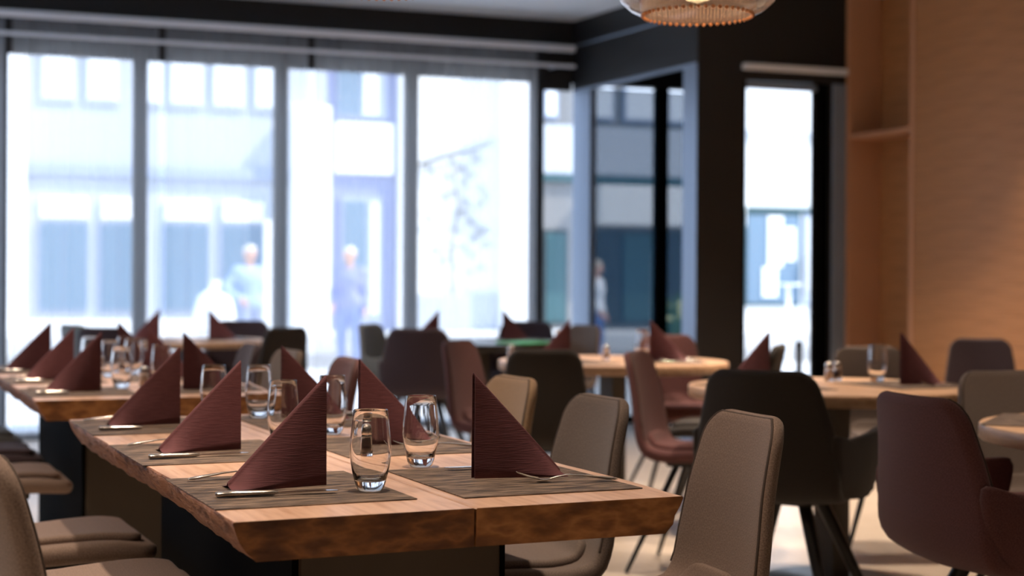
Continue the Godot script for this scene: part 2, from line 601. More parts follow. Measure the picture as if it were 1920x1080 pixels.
func build_curtains() -> void:
	for q in [[3.012, 0.028, 0.15, "upper pale curtain rail along the top of the window wall"], [2.87, 0.014, 0.165, "lower thinner curtain rail below the upper rail of the window wall"]]:
		var o := thing("curtain_rail", q[3], "curtain rail", FW, "rails over the window wall")
		var st := new_st()
		tube(st, [Vector3(-7.6, q[0], q[2]), Vector3(-3.8, q[0], q[2]), Vector3(-0.05, q[0], q[2])], [q[1], q[1], q[1]], 16)
		part("rail", done(st), M.rail, o)
		for k in 5:
			fbox("bracket", FW, -7.3 + k * 1.77, -7.27 + k * 1.77, q[0] - 0.008, q[0] + 0.008, 0.0, q[2] - q[1] + 0.004, M.frame_grey, o)
	# sheer white curtains hanging from the rail, nearly flat with narrow pleats
	var spans := [[-7.4, -4.36, "leftmost sheer white curtain, just cut by the left edge of the picture"], [-4.31, -3.30, "sheer white curtain hanging left of the first full window post"], [-3.25, -2.2, "sheer white curtain between the first and second full window posts"], [-2.15, -0.36, "widest sheer white curtain, in front of the bright white wall outside"]]
	for q in spans:
		var rows := []
		var n := int((q[1] - q[0]) / 0.012)
		for i in 2:
			var row := PackedVector3Array()
			for j in n + 1:
				var s: float = lerpf(q[0], q[1], float(j) / n)
				var wob := sin(s * 46.0) * 0.012 + sin(s * 17.3 + 1.0) * 0.012 + sin(s * 91.0) * 0.004
				row.append(Vector3(s, 2.982 if i == 0 else 0.02, 0.12 + wob * (0.6 if i == 0 else 1.0)))
			rows.append(row)
		var st := new_st()
		grid(st, rows)
		var o := part("curtain", done(st), M.sheer, self, FW)
		tag(o, q[2], "curtain", "sheer curtains of the window wall")

# ---------------------------------------------------------------- oak wall unit with the open niche
func build_oak_unit() -> void:
	var o := thing("wall_unit", "oak veneer wall unit with a tall open shelf niche beside the narrow window", "cabinet", FP)
	# x along the front towards the camera, z into the room
	fbox("side_panel", FP, 0.0, 0.035, 0.0, CEIL - 0.004, -0.55, 0.0, M.veneer_edge, o, 0.002)
	fbox("side_panel", FP, 0.69, 0.73, 0.0, CEIL - 0.004, -0.55, 0.004, M.veneer_edge, o, 0.002)
	fbox("back_panel", FP, 0.035, 0.69, 0.0, CEIL - 0.004, -0.55, -0.3, M.veneer, o)
	fbox("shelf", FP, 0.035, 0.69, 2.205, 2.235, -0.3, -0.004, M.veneer_edge, o, 0.002)
	fbox("front_panel", FP, 0.73, 2.4, 0.1, CEIL - 0.004, -0.55, -0.004, M.veneer, o, 0.002)
	fbox("front_panel", FP, 2.404, 4.4, 0.1, CEIL - 0.004, -0.55, -0.004, M.veneer, o, 0.002)
	fbox("plinth", FP, 0.0, 4.4, 0.0, 0.1, -0.52, -0.03, M.base_black, o)

# ---------------------------------------------------------------- the street outside
func build_street() -> void:
	var g := fbox("pavement", FW, -14.0, 20.0, -0.3, -0.02, -8.8, -0.12, M.pavement)
	var side := fbox("side_street", FW, -20.0, -8.75, -0.3, -0.02, -0.12, 8.0, M.pavement)
	side.name = "side_street_ground"
	g.name = "street_ground"
	fbox("raised_pavement", FW, -14.0, 20.0, -0.3, 0.42, -11.6, -9.3, M.pavement, self, 0.02)
	fbox("kerb_step", FW, -14.0, 20.0, -0.3, 0.2, -9.3, -8.8, M.kerb, self, 0.02)
	M["sky_glass"] = mat("sky_glass", Color(0.92, 0.94, 0.96), 0.12)  # near-white panes: the mirrored sky is put into their colour
	var f := -11.0
	# shop with pillars, left
	var a := thing("building", "pale grey shop building across the street behind the left sheer curtains", "building", FW)
	fbox("wall", FW, -12.0, 0.55, 0.42, 9.0, f - 0.6, f, M.render_grey, a)
	for q in [[-8.2, -7.95], [-6.0, -5.7], [-4.0, -3.75], [-0.02, 0.55]]:
		fbox("pillar", FW, q[0], q[1], 0.42, 9.0 if q[0] < -1.0 else 3.75, f, f + 0.35, M.sign_white, a, 0.02)
	for q in [[-5.3, -4.9], [-4.65, -4.25], [-3.52, -3.11], [-2.91, -2.5], [-2.13, -1.9], [-1.75, -1.31], [-1.13, -0.71], [-0.52, -0.2]]:
		for y in [3.7, 5.9]:
			var w := fbox("window", FW, q[0] - 0.05, q[1] + 0.05, y - 0.05, y + 1.3, f, f + 0.04, M.render_grey, a, 0.01)
			part("pane", box_mesh(Vector3(q[1] - q[0], 1.2, 0.03)), M.sky_glass, w, Transform3D(Basis.IDENTITY, Vector3(0, 0, 0.025)))
	fbox("cornice", FW, -3.75, -0.02, 2.62, 2.8, f, f + 0.09, M.shop_frame, a, 0.02)
	fbox("cornice", FW, -5.7, -4.0, 2.62, 2.8, f, f + 0.09, M.shop_frame, a, 0.02)
	for q in [[-5.6, -4.9], [-3.55, -2.9], [-2.72, -2.24], [-1.83, -1.2], [-1.0, -0.38]]:
		fbox("fascia_panel", FW, q[0], q[1], 2.02, 2.33, f, f + 0.06, M.sign_white, a, 0.02)
		var w := fbox("shop_window", FW, q[0] - 0.03, q[1] + 0.03, 0.7, 2.0, f, f + 0.05, M.shop_frame, a, 0.01)
		for k in 2:
			var wd: float = (q[1] - q[0]) * 0.47
			part("pane", box_mesh(Vector3(wd, 1.22, 0.03)), M.shop_glass, w, Transform3D(Basis.IDENTITY, Vector3((k - 0.5) * (q[1] - q[0]) * 0.5, 0, 0.022)))
	fbox("plinth", FW, -12.0, 0.0, 0.42, 0.6, f, f + 0.05, M.render_white, a, 0.01)
	# blue entrance bay
	var b := thing("building", "lilac-blue entrance bay between two white pillars across the street", "building", FW)
	fbox("wall", FW, 0.56, 1.65, 0.42, 9.0, f - 0.6, f - 0.03, M.shop_blue, b)
	fbox("pillar", FW, 1.65, 1.95, 0.42, 9.0, f - 0.5, f + 0.12, M.render_white, b, 0.02)
	fbox("spandrel", FW, 0.68, 1.6, 2.78, 3.56, f - 0.03, f + 0.06, M.sign_white, b, 0.02)
	var tw := fbox("window", FW, 0.7, 1.5, 3.62, 4.9, f - 0.03, f + 0.02, M.shop_frame, b, 0.01)
	part("pane", box_mesh(Vector3(0.34, 1.15, 0.03)), M.shop_glass, tw, Transform3D(Basis.IDENTITY, Vector3(-0.2, 0, 0.02)))
	part("pane", box_mesh(Vector3(0.24, 1.15, 0.03)), M.sky_glass, tw, Transform3D(Basis.IDENTITY, Vector3(0.13, 0, 0.02)))
	var dr := fbox("door", FW, 0.78, 1.42, 0.42, 2.45, f - 0.03, f + 0.02, M.shop_frame, b, 0.01)
	part("pane", box_mesh(Vector3(0.34, 1.7, 0.03)), M.shop_glass, dr, Transform3D(Basis.IDENTITY, Vector3(-0.1, 0.08, 0.02)))
	part("pane", box_mesh(Vector3(0.14, 1.7, 0.03)), M.sky_glass, dr, Transform3D(Basis.IDENTITY, Vector3(0.2, 0.08, 0.02)))
	# white wall with a bare climber
	var c := thing("building", "bright white rendered wall with a pillar, outside the fourth window bay", "building", FW)
	fbox("wall", FW, 1.96, 3.94, 0.42, 9.0, f - 0.6, f, M.render_white, c)
	fbox("pillar", FW, 3.27, 3.82, 0.42, 9.0, f, f + 0.3, M.sign_white, c, 0.02)
	fbox("plinth", FW, 1.96, 3.27, 0.42, 0.98, f, f + 0.08, M.render_grey, c, 0.02)
	var st := new_st()
	var r2 := RandomNumberGenerator.new()
	r2.seed = 5
	tube(st, [Vector3(1.98, 2.95, f + 0.06), Vector3(2.4, 3.1, f + 0.08), Vector3(2.8, 3.2, f + 0.07), Vector3(3.2, 3.36, f + 0.06)], [0.03, 0.028, 0.022, 0.012], 6)
	tube(st, [Vector3(2.55, 0.98, f + 0.05), Vector3(2.5, 1.6, f + 0.07), Vector3(2.62, 2.3, f + 0.06), Vector3(2.5, 3.1, f + 0.06)], [0.025, 0.02, 0.016, 0.012], 6)
	for k in 46:
		var p := Vector3(r2.randf_range(2.05, 3.1), r2.randf_range(1.2, 3.2), f + 0.05)
		var d := Vector3(r2.randf_range(-0.25, 0.25), r2.randf_range(-0.2, 0.2), 0.03)
		tube(st, [p, p + d * 0.5 + Vector3(0, 0.03, 0.01), p + d], [0.015, 0.011, 0.006], 5)
	var cl := part("climbing_plant", done(st), M.twig, self, FW)
	tag(cl, "bare pale climbing plant on the bright white wall outside", "plant")
	# grey building seen through the clear strip and the tinted glass
	var d2 := thing("building", "grey building with dark shopfront and white awning, seen through the tinted glass", "building", FW)
	fbox("wall", FW, 3.96, 7.54, 0.42, 9.0, f - 0.6, f, M.render_dim, d2)
	for q in [[4.07, 4.23], [4.88, 5.2], [5.45, 5.92], [6.22, 6.6], [6.9, 7.3]]:
		for y in [3.75, 5.9]:
			var w := fbox("window", FW, q[0] - 0.05, q[1] + 0.05, y, y + 1.2, f, f + 0.04, M.shop_frame, d2, 0.01)
			part("pane", box_mesh(Vector3(q[1] - q[0], 1.08, 0.03)), M.sky_glass, w, Transform3D(Basis.IDENTITY, Vector3(0, 0, 0.025)))
	fbox("band", FW, 3.96, 7.54, 2.88, 3.66, f, f + 0.05, M.render_grey, d2, 0.01)
	fbox("cornice", FW, 3.96, 7.54, 2.76, 2.86, f, f + 0.1, M.teal, d2, 0.01)
	fbox("awning", FW, 4.8, 7.4, 2.08, 2.7, f, f + 0.5, M.render_white, d2, 0.03)
	for q in [[4.08, 4.42, M.teal], [4.9, 5.35, M.shop_dark], [5.42, 5.98, M.teal], [6.05, 6.5, M.shop_dark], [6.58, 7.3, M.shop_dark]]:
		var w := fbox("shop_window", FW, q[0] - 0.03, q[1] + 0.03, 0.5, 2.0, f, f + 0.04, M.shop_dark, d2, 0.01)
		part("pane", box_mesh(Vector3(q[1] - q[0], 1.4, 0.03)), q[2], w, Transform3D(Basis.IDENTITY, Vector3(0, 0, 0.022)))
	# white building with posters, right
	var e := thing("building", "white building with a poster shop window, seen through the narrow right window", "building", FW)
	fbox("wall", FW, 7.56, 14.0, 0.42, 9.0, f - 0.6, f, M.render_white, e)
	fbox("cornice", FW, 7.56, 12.0, 3.62, 3.72, f, f + 0.06, M.render_grey, e, 0.01)
	fbox("cornice", FW, 7.6, 12.0, 2.36, 2.44, f, f + 0.08, M.teal, e, 0.01)
	var sw := fbox("shop_window", FW, 7.62, 8.66, 0.8, 2.36, f, f + 0.05, M.teal, e, 0.01)
	part("pane", box_mesh(Vector3(0.96, 1.46, 0.03)), M.shop_glass, sw, Transform3D(Basis.IDENTITY, Vector3(0, 0, 0.022)))
	var sw2 := fbox("shop_window", FW, 8.74, 10.2, 0.8, 2.36, f, f + 0.05, M.shop_frame, e, 0.01)
	part("pane", box_mesh(Vector3(1.36, 1.46, 0.03)), M.sky_glass, sw2, Transform3D(Basis.IDENTITY, Vector3(0, 0, 0.022)))
	for q in [[8.03, 8.32, 1.45, 2.3, "tall blank white poster in the teal-framed shop window outside"], [8.35, 8.56, 1.55, 2.12, "shorter white poster right of the tall poster in the shop window outside"], [7.93, 8.22, 0.95, 1.45, "low white poster under the tall poster in the shop window outside"]]:
		var p := part("poster", box_mesh(Vector3(q[1] - q[0], q[3] - q[2], 0.01)), M.sign_white, self, FW * Transform3D(Basis.IDENTITY, Vector3((q[0] + q[1]) / 2, (q[2] + q[3]) / 2, f + 0.075)))
		tag(p, q[4], "poster")
	var pf := thing("display_case", "white-framed wall display case outside, right in the narrow window", "display case", FW * Transform3D(Basis.IDENTITY, Vector3(9.0, 1.03, f + 0.09)))
	for q in [[Vector3(0, 0.03, 0.05), Vector3(0.52, 0.07, 0.1)], [Vector3(0, 0.6, 0.05), Vector3(0.52, 0.07, 0.1)], [Vector3(-0.23, 0.315, 0.05), Vector3(0.07, 0.5, 0.1)], [Vector3(0.23, 0.315, 0.05), Vector3(0.07, 0.5, 0.1)]]:
		part("frame", box_mesh(q[1], 0.008), M.sign_white, pf, Transform3D(Basis.IDENTITY, q[0]))
	part("back_panel", box_mesh(Vector3(0.39, 0.5, 0.02)), M.shop_frame, pf, Transform3D(Basis.IDENTITY, Vector3(0, 0.315, 0.03)))
	# small things on the pavement
	var bn := thing("pavement_banner", "tall narrow white pavement banner just left of the second window post", "banner", FW * Transform3D(Basis.IDENTITY, Vector3(-1.28, -0.02, -6.0)))
	part("pole", box_mesh(Vector3(0.03, 2.0, 0.03), 0.005), M.shop_frame, bn, Transform3D(Basis.IDENTITY, Vector3(-0.05, 1.0, -0.02)))
	part("sheet", box_mesh(Vector3(0.13, 1.25, 0.012)), M.sign_white, bn, Transform3D(Basis.IDENTITY, Vector3(0.0, 1.25, 0)))
	part("foot", box_mesh(Vector3(0.3, 0.04, 0.3), 0.01), M.shop_frame, bn, Transform3D(Basis.IDENTITY, Vector3(-0.05, 0.02, 0)))
	st = new_st()
	lathe(st, [Vector2(0, 0), Vector2(0.2, 0.0), Vector2(0.27, 0.1), Vector2(0.29, 0.3), Vector2(0.23, 0.52), Vector2(0.1, 0.62), Vector2(0.06, 0.66), Vector2(0.09, 0.74), Vector2(0, 0.73)], 20)
	var sack := part("sack", done(st), M.sign_white, self, FW * Transform3D(Basis.IDENTITY, Vector3(-1.28, 0.42, -9.9)))
	tag(sack, "bulging white sack standing on the raised pavement left of the walking person", "sack")
	var ps := thing("sign_post", "slim white post standing on the pavement behind the tinted glass", "post", FW * Transform3D(Basis.IDENTITY, Vector3(3.13, -0.02, -5.0)))
	part("post", box_mesh(Vector3(0.06, 1.55, 0.06), 0.01), M.sign_white, ps, Transform3D(Basis.IDENTITY, Vector3(0, 0.775, 0)))
	part("foot", box_mesh(Vector3(0.3, 0.04, 0.3), 0.01), M.shop_frame, ps, Transform3D(Basis.IDENTITY, Vector3(0, 0.02, 0)))
	var sg := thing("standing_table", "white round standing table on the pavement before the poster shop window", "table", FW * Transform3D(Basis.IDENTITY, Vector3(6.88, -0.02, -8.3)))
	st = new_st()
	lathe(st, [Vector2(0, 1.16), Vector2(0.19, 1.16), Vector2(0.2, 1.175), Vector2(0.19, 1.19), Vector2(0, 1.19)], 24)
	part("tabletop", done(st), M.sign_white, sg)
	st = new_st()
	lathe(st, [Vector2(0, 0.02), Vector2(0.035, 0.02), Vector2(0.035, 1.16), Vector2(0, 1.16)], 16)
	part("column", done(st), M.sign_white, sg)
	st = new_st()
	lathe(st, [Vector2(0, 0), Vector2(0.2, 0), Vector2(0.2, 0.012), Vector2(0.05, 0.03), Vector2(0, 0.03)], 24)
	part("foot", done(st), M.sign_white, sg)
	st = new_st()
	lathe(st, [Vector2(0, 0), Vector2(0.06, 0), Vector2(0.055, 0.05), Vector2(0.04, 0.08), Vector2(0.04, 0.72), Vector2(0.05, 0.75), Vector2(0.035, 0.82), Vector2(0, 0.84)], 16)
	var bo := part("bollard", done(st), M.base_black, self, FW * Transform3D(Basis.from_scale(Vector3(0.9, 0.72, 0.9)), Vector3(3.42, -0.02, -2.2)))
	tag(bo, "short black bollard on the pavement beyond the narrow window", "bollard")
	var pl := thing("planter", "pale planter with small flowers behind the tinted glass, right edge", "planter", FW * Transform3D(Basis.IDENTITY, Vector3(3.92, -0.02, -6.0)))
	part("pot", box_mesh(Vector3(0.34, 0.45, 0.34), 0.03), M.render_grey, pl, Transform3D(Basis.IDENTITY, Vector3(0, 0.225, 0)))
	st = new_st()
	for k in 26:
		var p := Vector3(r2.randf_range(-0.13, 0.13), 0.44, r2.randf_range(-0.13, 0.13))
		tube(st, [p, p * 1.15 + Vector3(0, 0.2, 0), p * 1.5 + Vector3(0, r2.randf_range(0.15, 0.42), 0)], [0.02, 0.03, 0.008], 5)
	part("foliage", done(st), mat("foliage", Color(0.3, 0.45, 0.26), 0.8), pl)
	st = new_st()
	for k in 12:
		box(st, Vector3(r2.randf_range(-0.17, 0.17), r2.randf_range(0.68, 0.98), r2.randf_range(-0.17, 0.17)), Vector3.ONE * 0.07, 0.025)
	part("blossom", done(st), mat("blossom", Color(0.9, 0.88, 0.6), 0.8), pl)

# ---------------------------------------------------------------- lamps
func build_lamps() -> void:
	var glow := mat("lamp_glow", Color(1, 0.85, 0.65), 0.5)
	glow.emission_enabled = true
	glow.emission = Color(1.0, 0.8, 0.55)
	glow.emission_energy_multiplier = 6.0
	var k := 0
	for d in DOWNLIGHTS:
		var o := thing("downlight_lamp", "recessed round ceiling downlight over the " + d[4], "downlight", Transform3D(Basis.IDENTITY, Vector3(d[0], CEIL, d[1])), "recessed ceiling downlights")
		var st := new_st()
		lathe(st, [Vector2(0.045, -0.004), Vector2(0.06, -0.008), Vector2(0.062, 0.0), Vector2(0.045, 0.0), Vector2(0.045, -0.004)], 24)
		part("ring", done(st), M.rail, o)
		st = new_st()
		lathe(st, [Vector2(0.0, -0.003), Vector2(0.044, -0.003), Vector2(0.044, 0.0), Vector2(0, 0.0)], 24)
		part("lens", done(st), glow, o)
		k += 1
	# pendant lamps: clear glass bowl round a ribbed amber shade
	var smoke := mat("lamp_glass", Color(0.75, 0.7, 0.68, 0.2), 0.03)
	smoke.transparency = BaseMaterial3D.TRANSPARENCY_ALPHA
	var amber := mat("lamp_amber", Color(0.42, 0.31, 0.24), 0.35)
	amber.albedo_color.a = 0.4
	amber.roughness = 0.12
	amber.transparency = BaseMaterial3D.TRANSPARENCY_ALPHA
	var bulbm := mat("lamp_bulb", Color(1, 0.95, 0.85), 0.5)
	bulbm.emission_enabled = true
	bulbm.emission = Color(1.0, 0.85, 0.62)
	bulbm.emission_energy_multiplier = 3.0
	for q in [[1.977, -3.325, "glass globe pendant lamp with ribbed amber shade, hanging at top right of centre"], [1.135, -3.325, "ribbed amber pendant lamp whose lowest rim just shows at the top edge"]]:
		var o := thing("pendant_lamp", q[2], "pendant lamp", Transform3D(Basis.IDENTITY, Vector3(q[0], LAMP_Y, q[1])))
		var st := new_st()
		# glass bowl, open below: outer skin then inner skin
		var prof := []
		for v in [[0.143, 0.006], [0.168, 0.018], [0.192, 0.038], [0.207, 0.07], [0.213, 0.11], [0.214, 0.16], [0.208, 0.21], [0.19, 0.26], [0.155, 0.305], [0.1, 0.335], [0.062, 0.34]]:
			prof.append(Vector2(v[0], v[1]))
		lathe(st, prof, 48)
		part("glass_bowl", done(st), smoke, o)
		# ribbed shade: a shallow dish whose wall is fluted
		st = new_st()
		var pr := [Vector2(0.128, 0.018), Vector2(0.133, 0.008), Vector2(0.137, 0.004), Vector2(0.141, 0.012), Vector2(0.144, 0.05), Vector2(0.137, 0.12), Vector2(0.112, 0.2), Vector2(0.066, 0.27)]
		var rows := []
		for v in pr:
			var row := PackedVector3Array()
			for j in 192:
				var a := TAU * j / 192.0
				var rr: float = v.x + 0.0035 * cos(a * 48.0)
				row.append(Vector3(rr * cos(a), v.y, rr * sin(a)))
			rows.append(row)
		st.set_smooth_group(0)
		for i in rows.size() - 1:
			for j in 192:
				var j2 := (j + 1) % 192
				quad(st, rows[i][j], rows[i + 1][j], rows[i + 1][j2], rows[i][j2])
		part("ribbed_shade", done(st), amber, o)
		st = new_st()
		for j in 48:
			var a := TAU * j / 48.0
			box(st, Vector3(0.138 * cos(a), 0.004, 0.138 * sin(a)), Vector3(0.01, 0.01, 0.01), 0.004, Basis(Vector3.UP, -a))
		var beads := part("bead_rim", done(st), mat("lamp_rim", Color(0.8, 0.55, 0.36), 0.3, 0.4), o)
		beads.set_meta("label", "beaded copper-coloured rim")
		st = new_st()
		lathe(st, [Vector2(0, 0.035), Vector2(0.03, 0.045), Vector2(0.043, 0.075), Vector2(0.04, 0.11), Vector2(0.022, 0.15), Vector2(0.016, 0.18), Vector2(0, 0.18)], 24)
		part("bulb", done(st), bulbm, o)
		st = new_st()
		lathe(st, [Vector2(0, 0.18), Vector2(0.022, 0.18), Vector2(0.022, 0.26), Vector2(0.06, 0.27), Vector2(0.06, 0.33), Vector2(0.02, 0.35), Vector2(0, 0.35)], 24)
		part("socket", done(st), M.base_black, o)
		st = new_st()
		tube(st, [Vector3(0, 0.34, 0), Vector3(0, CEIL - LAMP_Y, 0)], [0.004, 0.004], 8)
		part("cord", done(st), M.base_black, o)
		st = new_st()
		lathe(st, [Vector2(0, CEIL - LAMP_Y - 0.025), Vector2(0.05, CEIL - LAMP_Y - 0.025), Vector2(0.055, CEIL - LAMP_Y), Vector2(0, CEIL - LAMP_Y)], 24)
		part("ceiling_rose", done(st), M.base_black, o)
		var l := OmniLight3D.new()
		l.name = "pendant_glow"
		l.light_color = Color(1.0, 0.85, 0.7)
		l.light_energy = 0.06
		l.light_size = 0.03
		l.omni_range = 10.0
		l.omni_attenuation = 2.0
		l.shadow_enabled = true
		l.position = Vector3(q[0], LAMP_Y + 0.09, q[1])
		add_child(l, true)

# ---------------------------------------------------------------- tables
# one slab of a live-edge top: flat inner side, rough sloping outer side
func slab_mesh(x_in: float, x_out: float, z0: float, z1: float, sd: int, end_mat: Material) -> ArrayMesh:
	var n := FastNoiseLite.new()
	n.seed = sd
	n.frequency = 1.4
	n.fractal_octaves = 4
	var st_top := new_st()
	var st_edge := new_st()
	var st_end := new_st()
	var sg := signf(x_out - x_in)
	var th := 0.066
	var rings := []
	var N := 90
	for i in N + 1:
		var z := lerpf(z0, z1, float(i) / N)
		var w := n.get_noise_2d(z * 1.0, 0.0) * 0.016
		var ring := []
		ring.append(Vector3(x_in, TOP - th, z))
		ring.append(Vector3(x_in, TOP - 0.002, z))
		ring.append(Vector3(x_in + sg * 0.002, TOP, z))
		var prof := [[0.0, 0.0], [0.003, 0.003], [-0.004, 0.018], [-0.012, 0.034], [-0.021, 0.05], [-0.036, 0.066]]
		for k in prof.size():
			var rough := 0.0
			if k > 1:
				rough = n.get_noise_3d(z * 9.0, k * 1.7, 3.0) * 0.011
			ring.append(Vector3(x_out + sg * (prof[k][0] + w * (1.0 if k < 2 else 0.8) + rough - 0.004), TOP - prof[k][1], z))
		rings.append(ring)
	for i in N:
		var a: Array = rings[i]
		var b: Array = rings[i + 1]
		var c := Vector3((x_in + x_out) * 0.5, TOP - th * 0.5, (a[0].z + b[0].z) * 0.5)
		for j in a.size():
			var k := (j + 1) % a.size()
			var st := st_edge if j >= 3 and j < 8 else (st_end if j == 0 else st_top)
			if st == st_edge:
				st.set_smooth_group(0)
			else:
				flat(st)
			tri_out(st, a[j], b[j], b[k], c)
			tri_out(st, a[j], b[k], a[k], c)
	for e in [0, N]:
		var r: Array = rings[e]
		var inside: Vector3 = rings[N / 2][0]
		flat(st_end)
		for j in range(1, r.size() - 1):
			tri_out(st_end, r[0], r[j], r[j + 1], inside)
	st_top.generate_normals()
	st_edge.generate_normals()
	st_end.generate_normals()
	var m := ArrayMesh.new()
	st_top.set_material(M.oak_top)
	st_edge.set_material(M.oak_edge)
	st_end.set_material(end_mat)
	st_top.commit(m)
	st_edge.commit(m)
	st_end.commit(m)
	return m

func build_long_tables() -> void:
	var x0 := 0.581
	var x1 := 1.408
	for q in [[-2.399, "nearest long oak table with a live edge and two slabs, in the foreground", 3], [-5.08, "second long oak table with a live edge, behind the foreground table", 9]]:
		var zf: float = q[0]
		var zb := zf - 1.957
		var xm := (x0 + x1) * 0.5
		var o := thing("dining_table", q[1], "table", Transform3D(Basis.IDENTITY, Vector3(xm, 0, (zf + zb) * 0.5)))
		var back := Transform3D(Basis.IDENTITY, -o.position)
		var zm := (zf + zb) * 0.5
		for side in 2:
			var m := MeshInstance3D.new()
			m.name = "slab"
			m.mesh = slab_mesh(xm - 0.002 if side == 0 else xm + 0.002, x0 if side == 0 else x1, zb, zf, q[2] + side, M.oak_end if side == 0 and q[2] == 3 else M.oak_end_lit)
			m.transform = back
			o.add_child(m, true)
		part("pedestal", box_mesh(Vector3(0.41, TOP - 0.066 - 0.03, 1.27), 0.004), M.base_dark, o, Transform3D(Basis.IDENTITY, Vector3(0, (TOP - 0.066 + 0.03) * 0.5, -0.02)))
		part("side_shade", box_mesh(Vector3(0.012, TOP - 0.1, 1.262), 0.002), M.base_black, o, Transform3D(Basis.IDENTITY, Vector3(-0.2115, (TOP - 0.066 + 0.03) * 0.5, -0.02)))  # black sheets put the shade of the pedestal sides into colour
		part("side_shade", box_mesh(Vector3(0.012, TOP - 0.1, 1.262), 0.002), M.base_black, o, Transform3D(Basis.IDENTITY, Vector3(0.2115, (TOP - 0.066 + 0.03) * 0.5, -0.02)))
		part("plinth", box_mesh(Vector3(0.37, 0.03, 1.2)), M.base_black, o, Transform3D(Basis.IDENTITY, Vector3(0, 0.015, -0.02)))

const ROUNDS := [
	[3.493, -4.852, 0.55, "round pale oak table at right, with the shaker pair, behind the shade-darkened armchair"],
	[3.582, -6.835, 0.58, "round pale oak table right of centre, in front of the tinted glass"],
	[3.928, -9.416, 0.60, "dark-topped round table farthest back at centre, with the green card"],
	[2.128, -10.212, 0.55, "round table by the left windows, behind the second long table"],
	[3.37, -3.08, 0.53, "round pale oak table cut by the right edge of the picture"],
]

func build_round_tables() -> void:
	for q in ROUNDS:
		var o := thing("round_table", q[3], "table", Transform3D(Basis(Vector3.UP, 0.3), Vector3(q[0], 0, q[1])))
		var r: float = q[2]
		var st := new_st()
		lathe(st, [Vector2(0, TOP - 0.045), Vector2(r - 0.006, TOP - 0.045)], 96, Vector3.ZERO, 1)
		lathe(st, [Vector2(r - 0.006, TOP - 0.045), Vector2(r, TOP - 0.039), Vector2(r, TOP - 0.005), Vector2(r - 0.004, TOP)], 96, Vector3.ZERO, 2)
		lathe(st, [Vector2(r - 0.004, TOP), Vector2(0, TOP)], 96, Vector3.ZERO, 3)
		part("tabletop", done(st), M.dark_top if q[2] == 0.6 else M.oak_round, o)
		part("pedestal", box_mesh(Vector3(0.1, TOP - 0.045 - 0.012, 0.1), 0.004), M.base_dark, o, Transform3D(Basis.IDENTITY, Vector3(0, (TOP - 0.045 + 0.012) / 2, 0)))
		st = new_st()
		var pr: float = 0.26 if q[2] < 0.555 else 0.18
		lathe(st, [Vector2(0, 0), Vector2(pr - 0.005, 0), Vector2(pr, 0.004), Vector2(pr - 0.005, 0.012), Vector2(0, 0.014)], 48)
		part("foot_plate", done(st), M.base_plate, o)
		part("top_bracket", box_mesh(Vector3(0.4, 0.01, 0.4), 0.002), M.base_black, o, Transform3D(Basis.IDENTITY, Vector3(0, TOP - 0.051, 0)))

# ---------------------------------------------------------------- chairs
const SIDE_KEYS := [
	# z forward, y, width, thickness, curl
	[0.245, 0.450, 0.369, 0.0400, 0.0], [0.13, 0.462, 0.410, 0.0500, 0.004], [0.0, 0.456, 0.414, 0.0500, 0.010], [-0.10, 0.450, 0.410, 0.0500, 0.014],
	[-0.175, 0.464, 0.401, 0.0480, 0.018], [-0.215, 0.515, 0.392, 0.0386, 0.024], [-0.236, 0.60, 0.378, 0.0370, 0.03], [-0.252, 0.70, 0.351, 0.0353, 0.03],
	[-0.27, 0.79, 0.324, 0.0336, 0.026], [-0.287, 0.862, 0.302, 0.0319, 0.022],
]
const ARM_KEYS := [
	[0.25, 0.450, 0.423, 0.040, 0.0], [0.13, 0.462, 0.461, 0.05, 0.004], [0.0, 0.456, 0.470, 0.05, 0.010], [-0.10, 0.448, 0.470, 0.05, 0.014],
	[-0.185, 0.458, 0.484, 0.05, 0.02], [-0.235, 0.505, 0.498, 0.048, 0.03], [-0.256, 0.60, 0.493, 0.046, 0.045], [-0.27, 0.70, 0.446, 0.044, 0.045],
	[-0.282, 0.79, 0.395, 0.042, 0.038], [-0.295, 0.862, 0.357, 0.04, 0.03],
]

# stations along a shell: [centre, normal, width, thickness, curl, distance from start, distance to end]
func stations(keys: Array, n: int, s_from := 0.0, s_to := 1.0) -> Array:
	var fine := []
	var cum := [0.0]
	for i in 201:
		fine.append(catmull(keys, (keys.size() - 1) * i / 200.0))
		if i:
			cum.append(cum[-1] + Vector2(fine[i][0] - fine[i - 1][0], fine[i][1] - fine[i - 1][1]).length())
	var total: float = cum[-1]
	var a := s_from * total
	var b := s_to * total
	var out := []
	for i in n + 1:
		var s := lerpf(a, b, 0.5 - 0.5 * cos(PI * i / n))
		var k := 0
		while k < 199 and cum[k + 1] < s:
			k += 1
		var f: float = (s - cum[k]) / maxf(cum[k + 1] - cum[k], 1e-6)
		var p := []
		for c in 5:
			p.append(lerpf(fine[k][c], fine[k + 1][c], f))
		var t := Vector3(0, fine[k + 1][1] - fine[k][1], fine[k + 1][0] - fine[k][0]).normalized()
		out.append([Vector3(0, p[1], p[0]), Vector3.RIGHT.cross(t), p[2], p[3], p[4], s - a, b - s])
	return out

func round_in(e: float, r: float) -> float:
	return 0.0 if e >= r else r - sqrt(maxf(r * r - (r - e) * (r - e), 0.0))

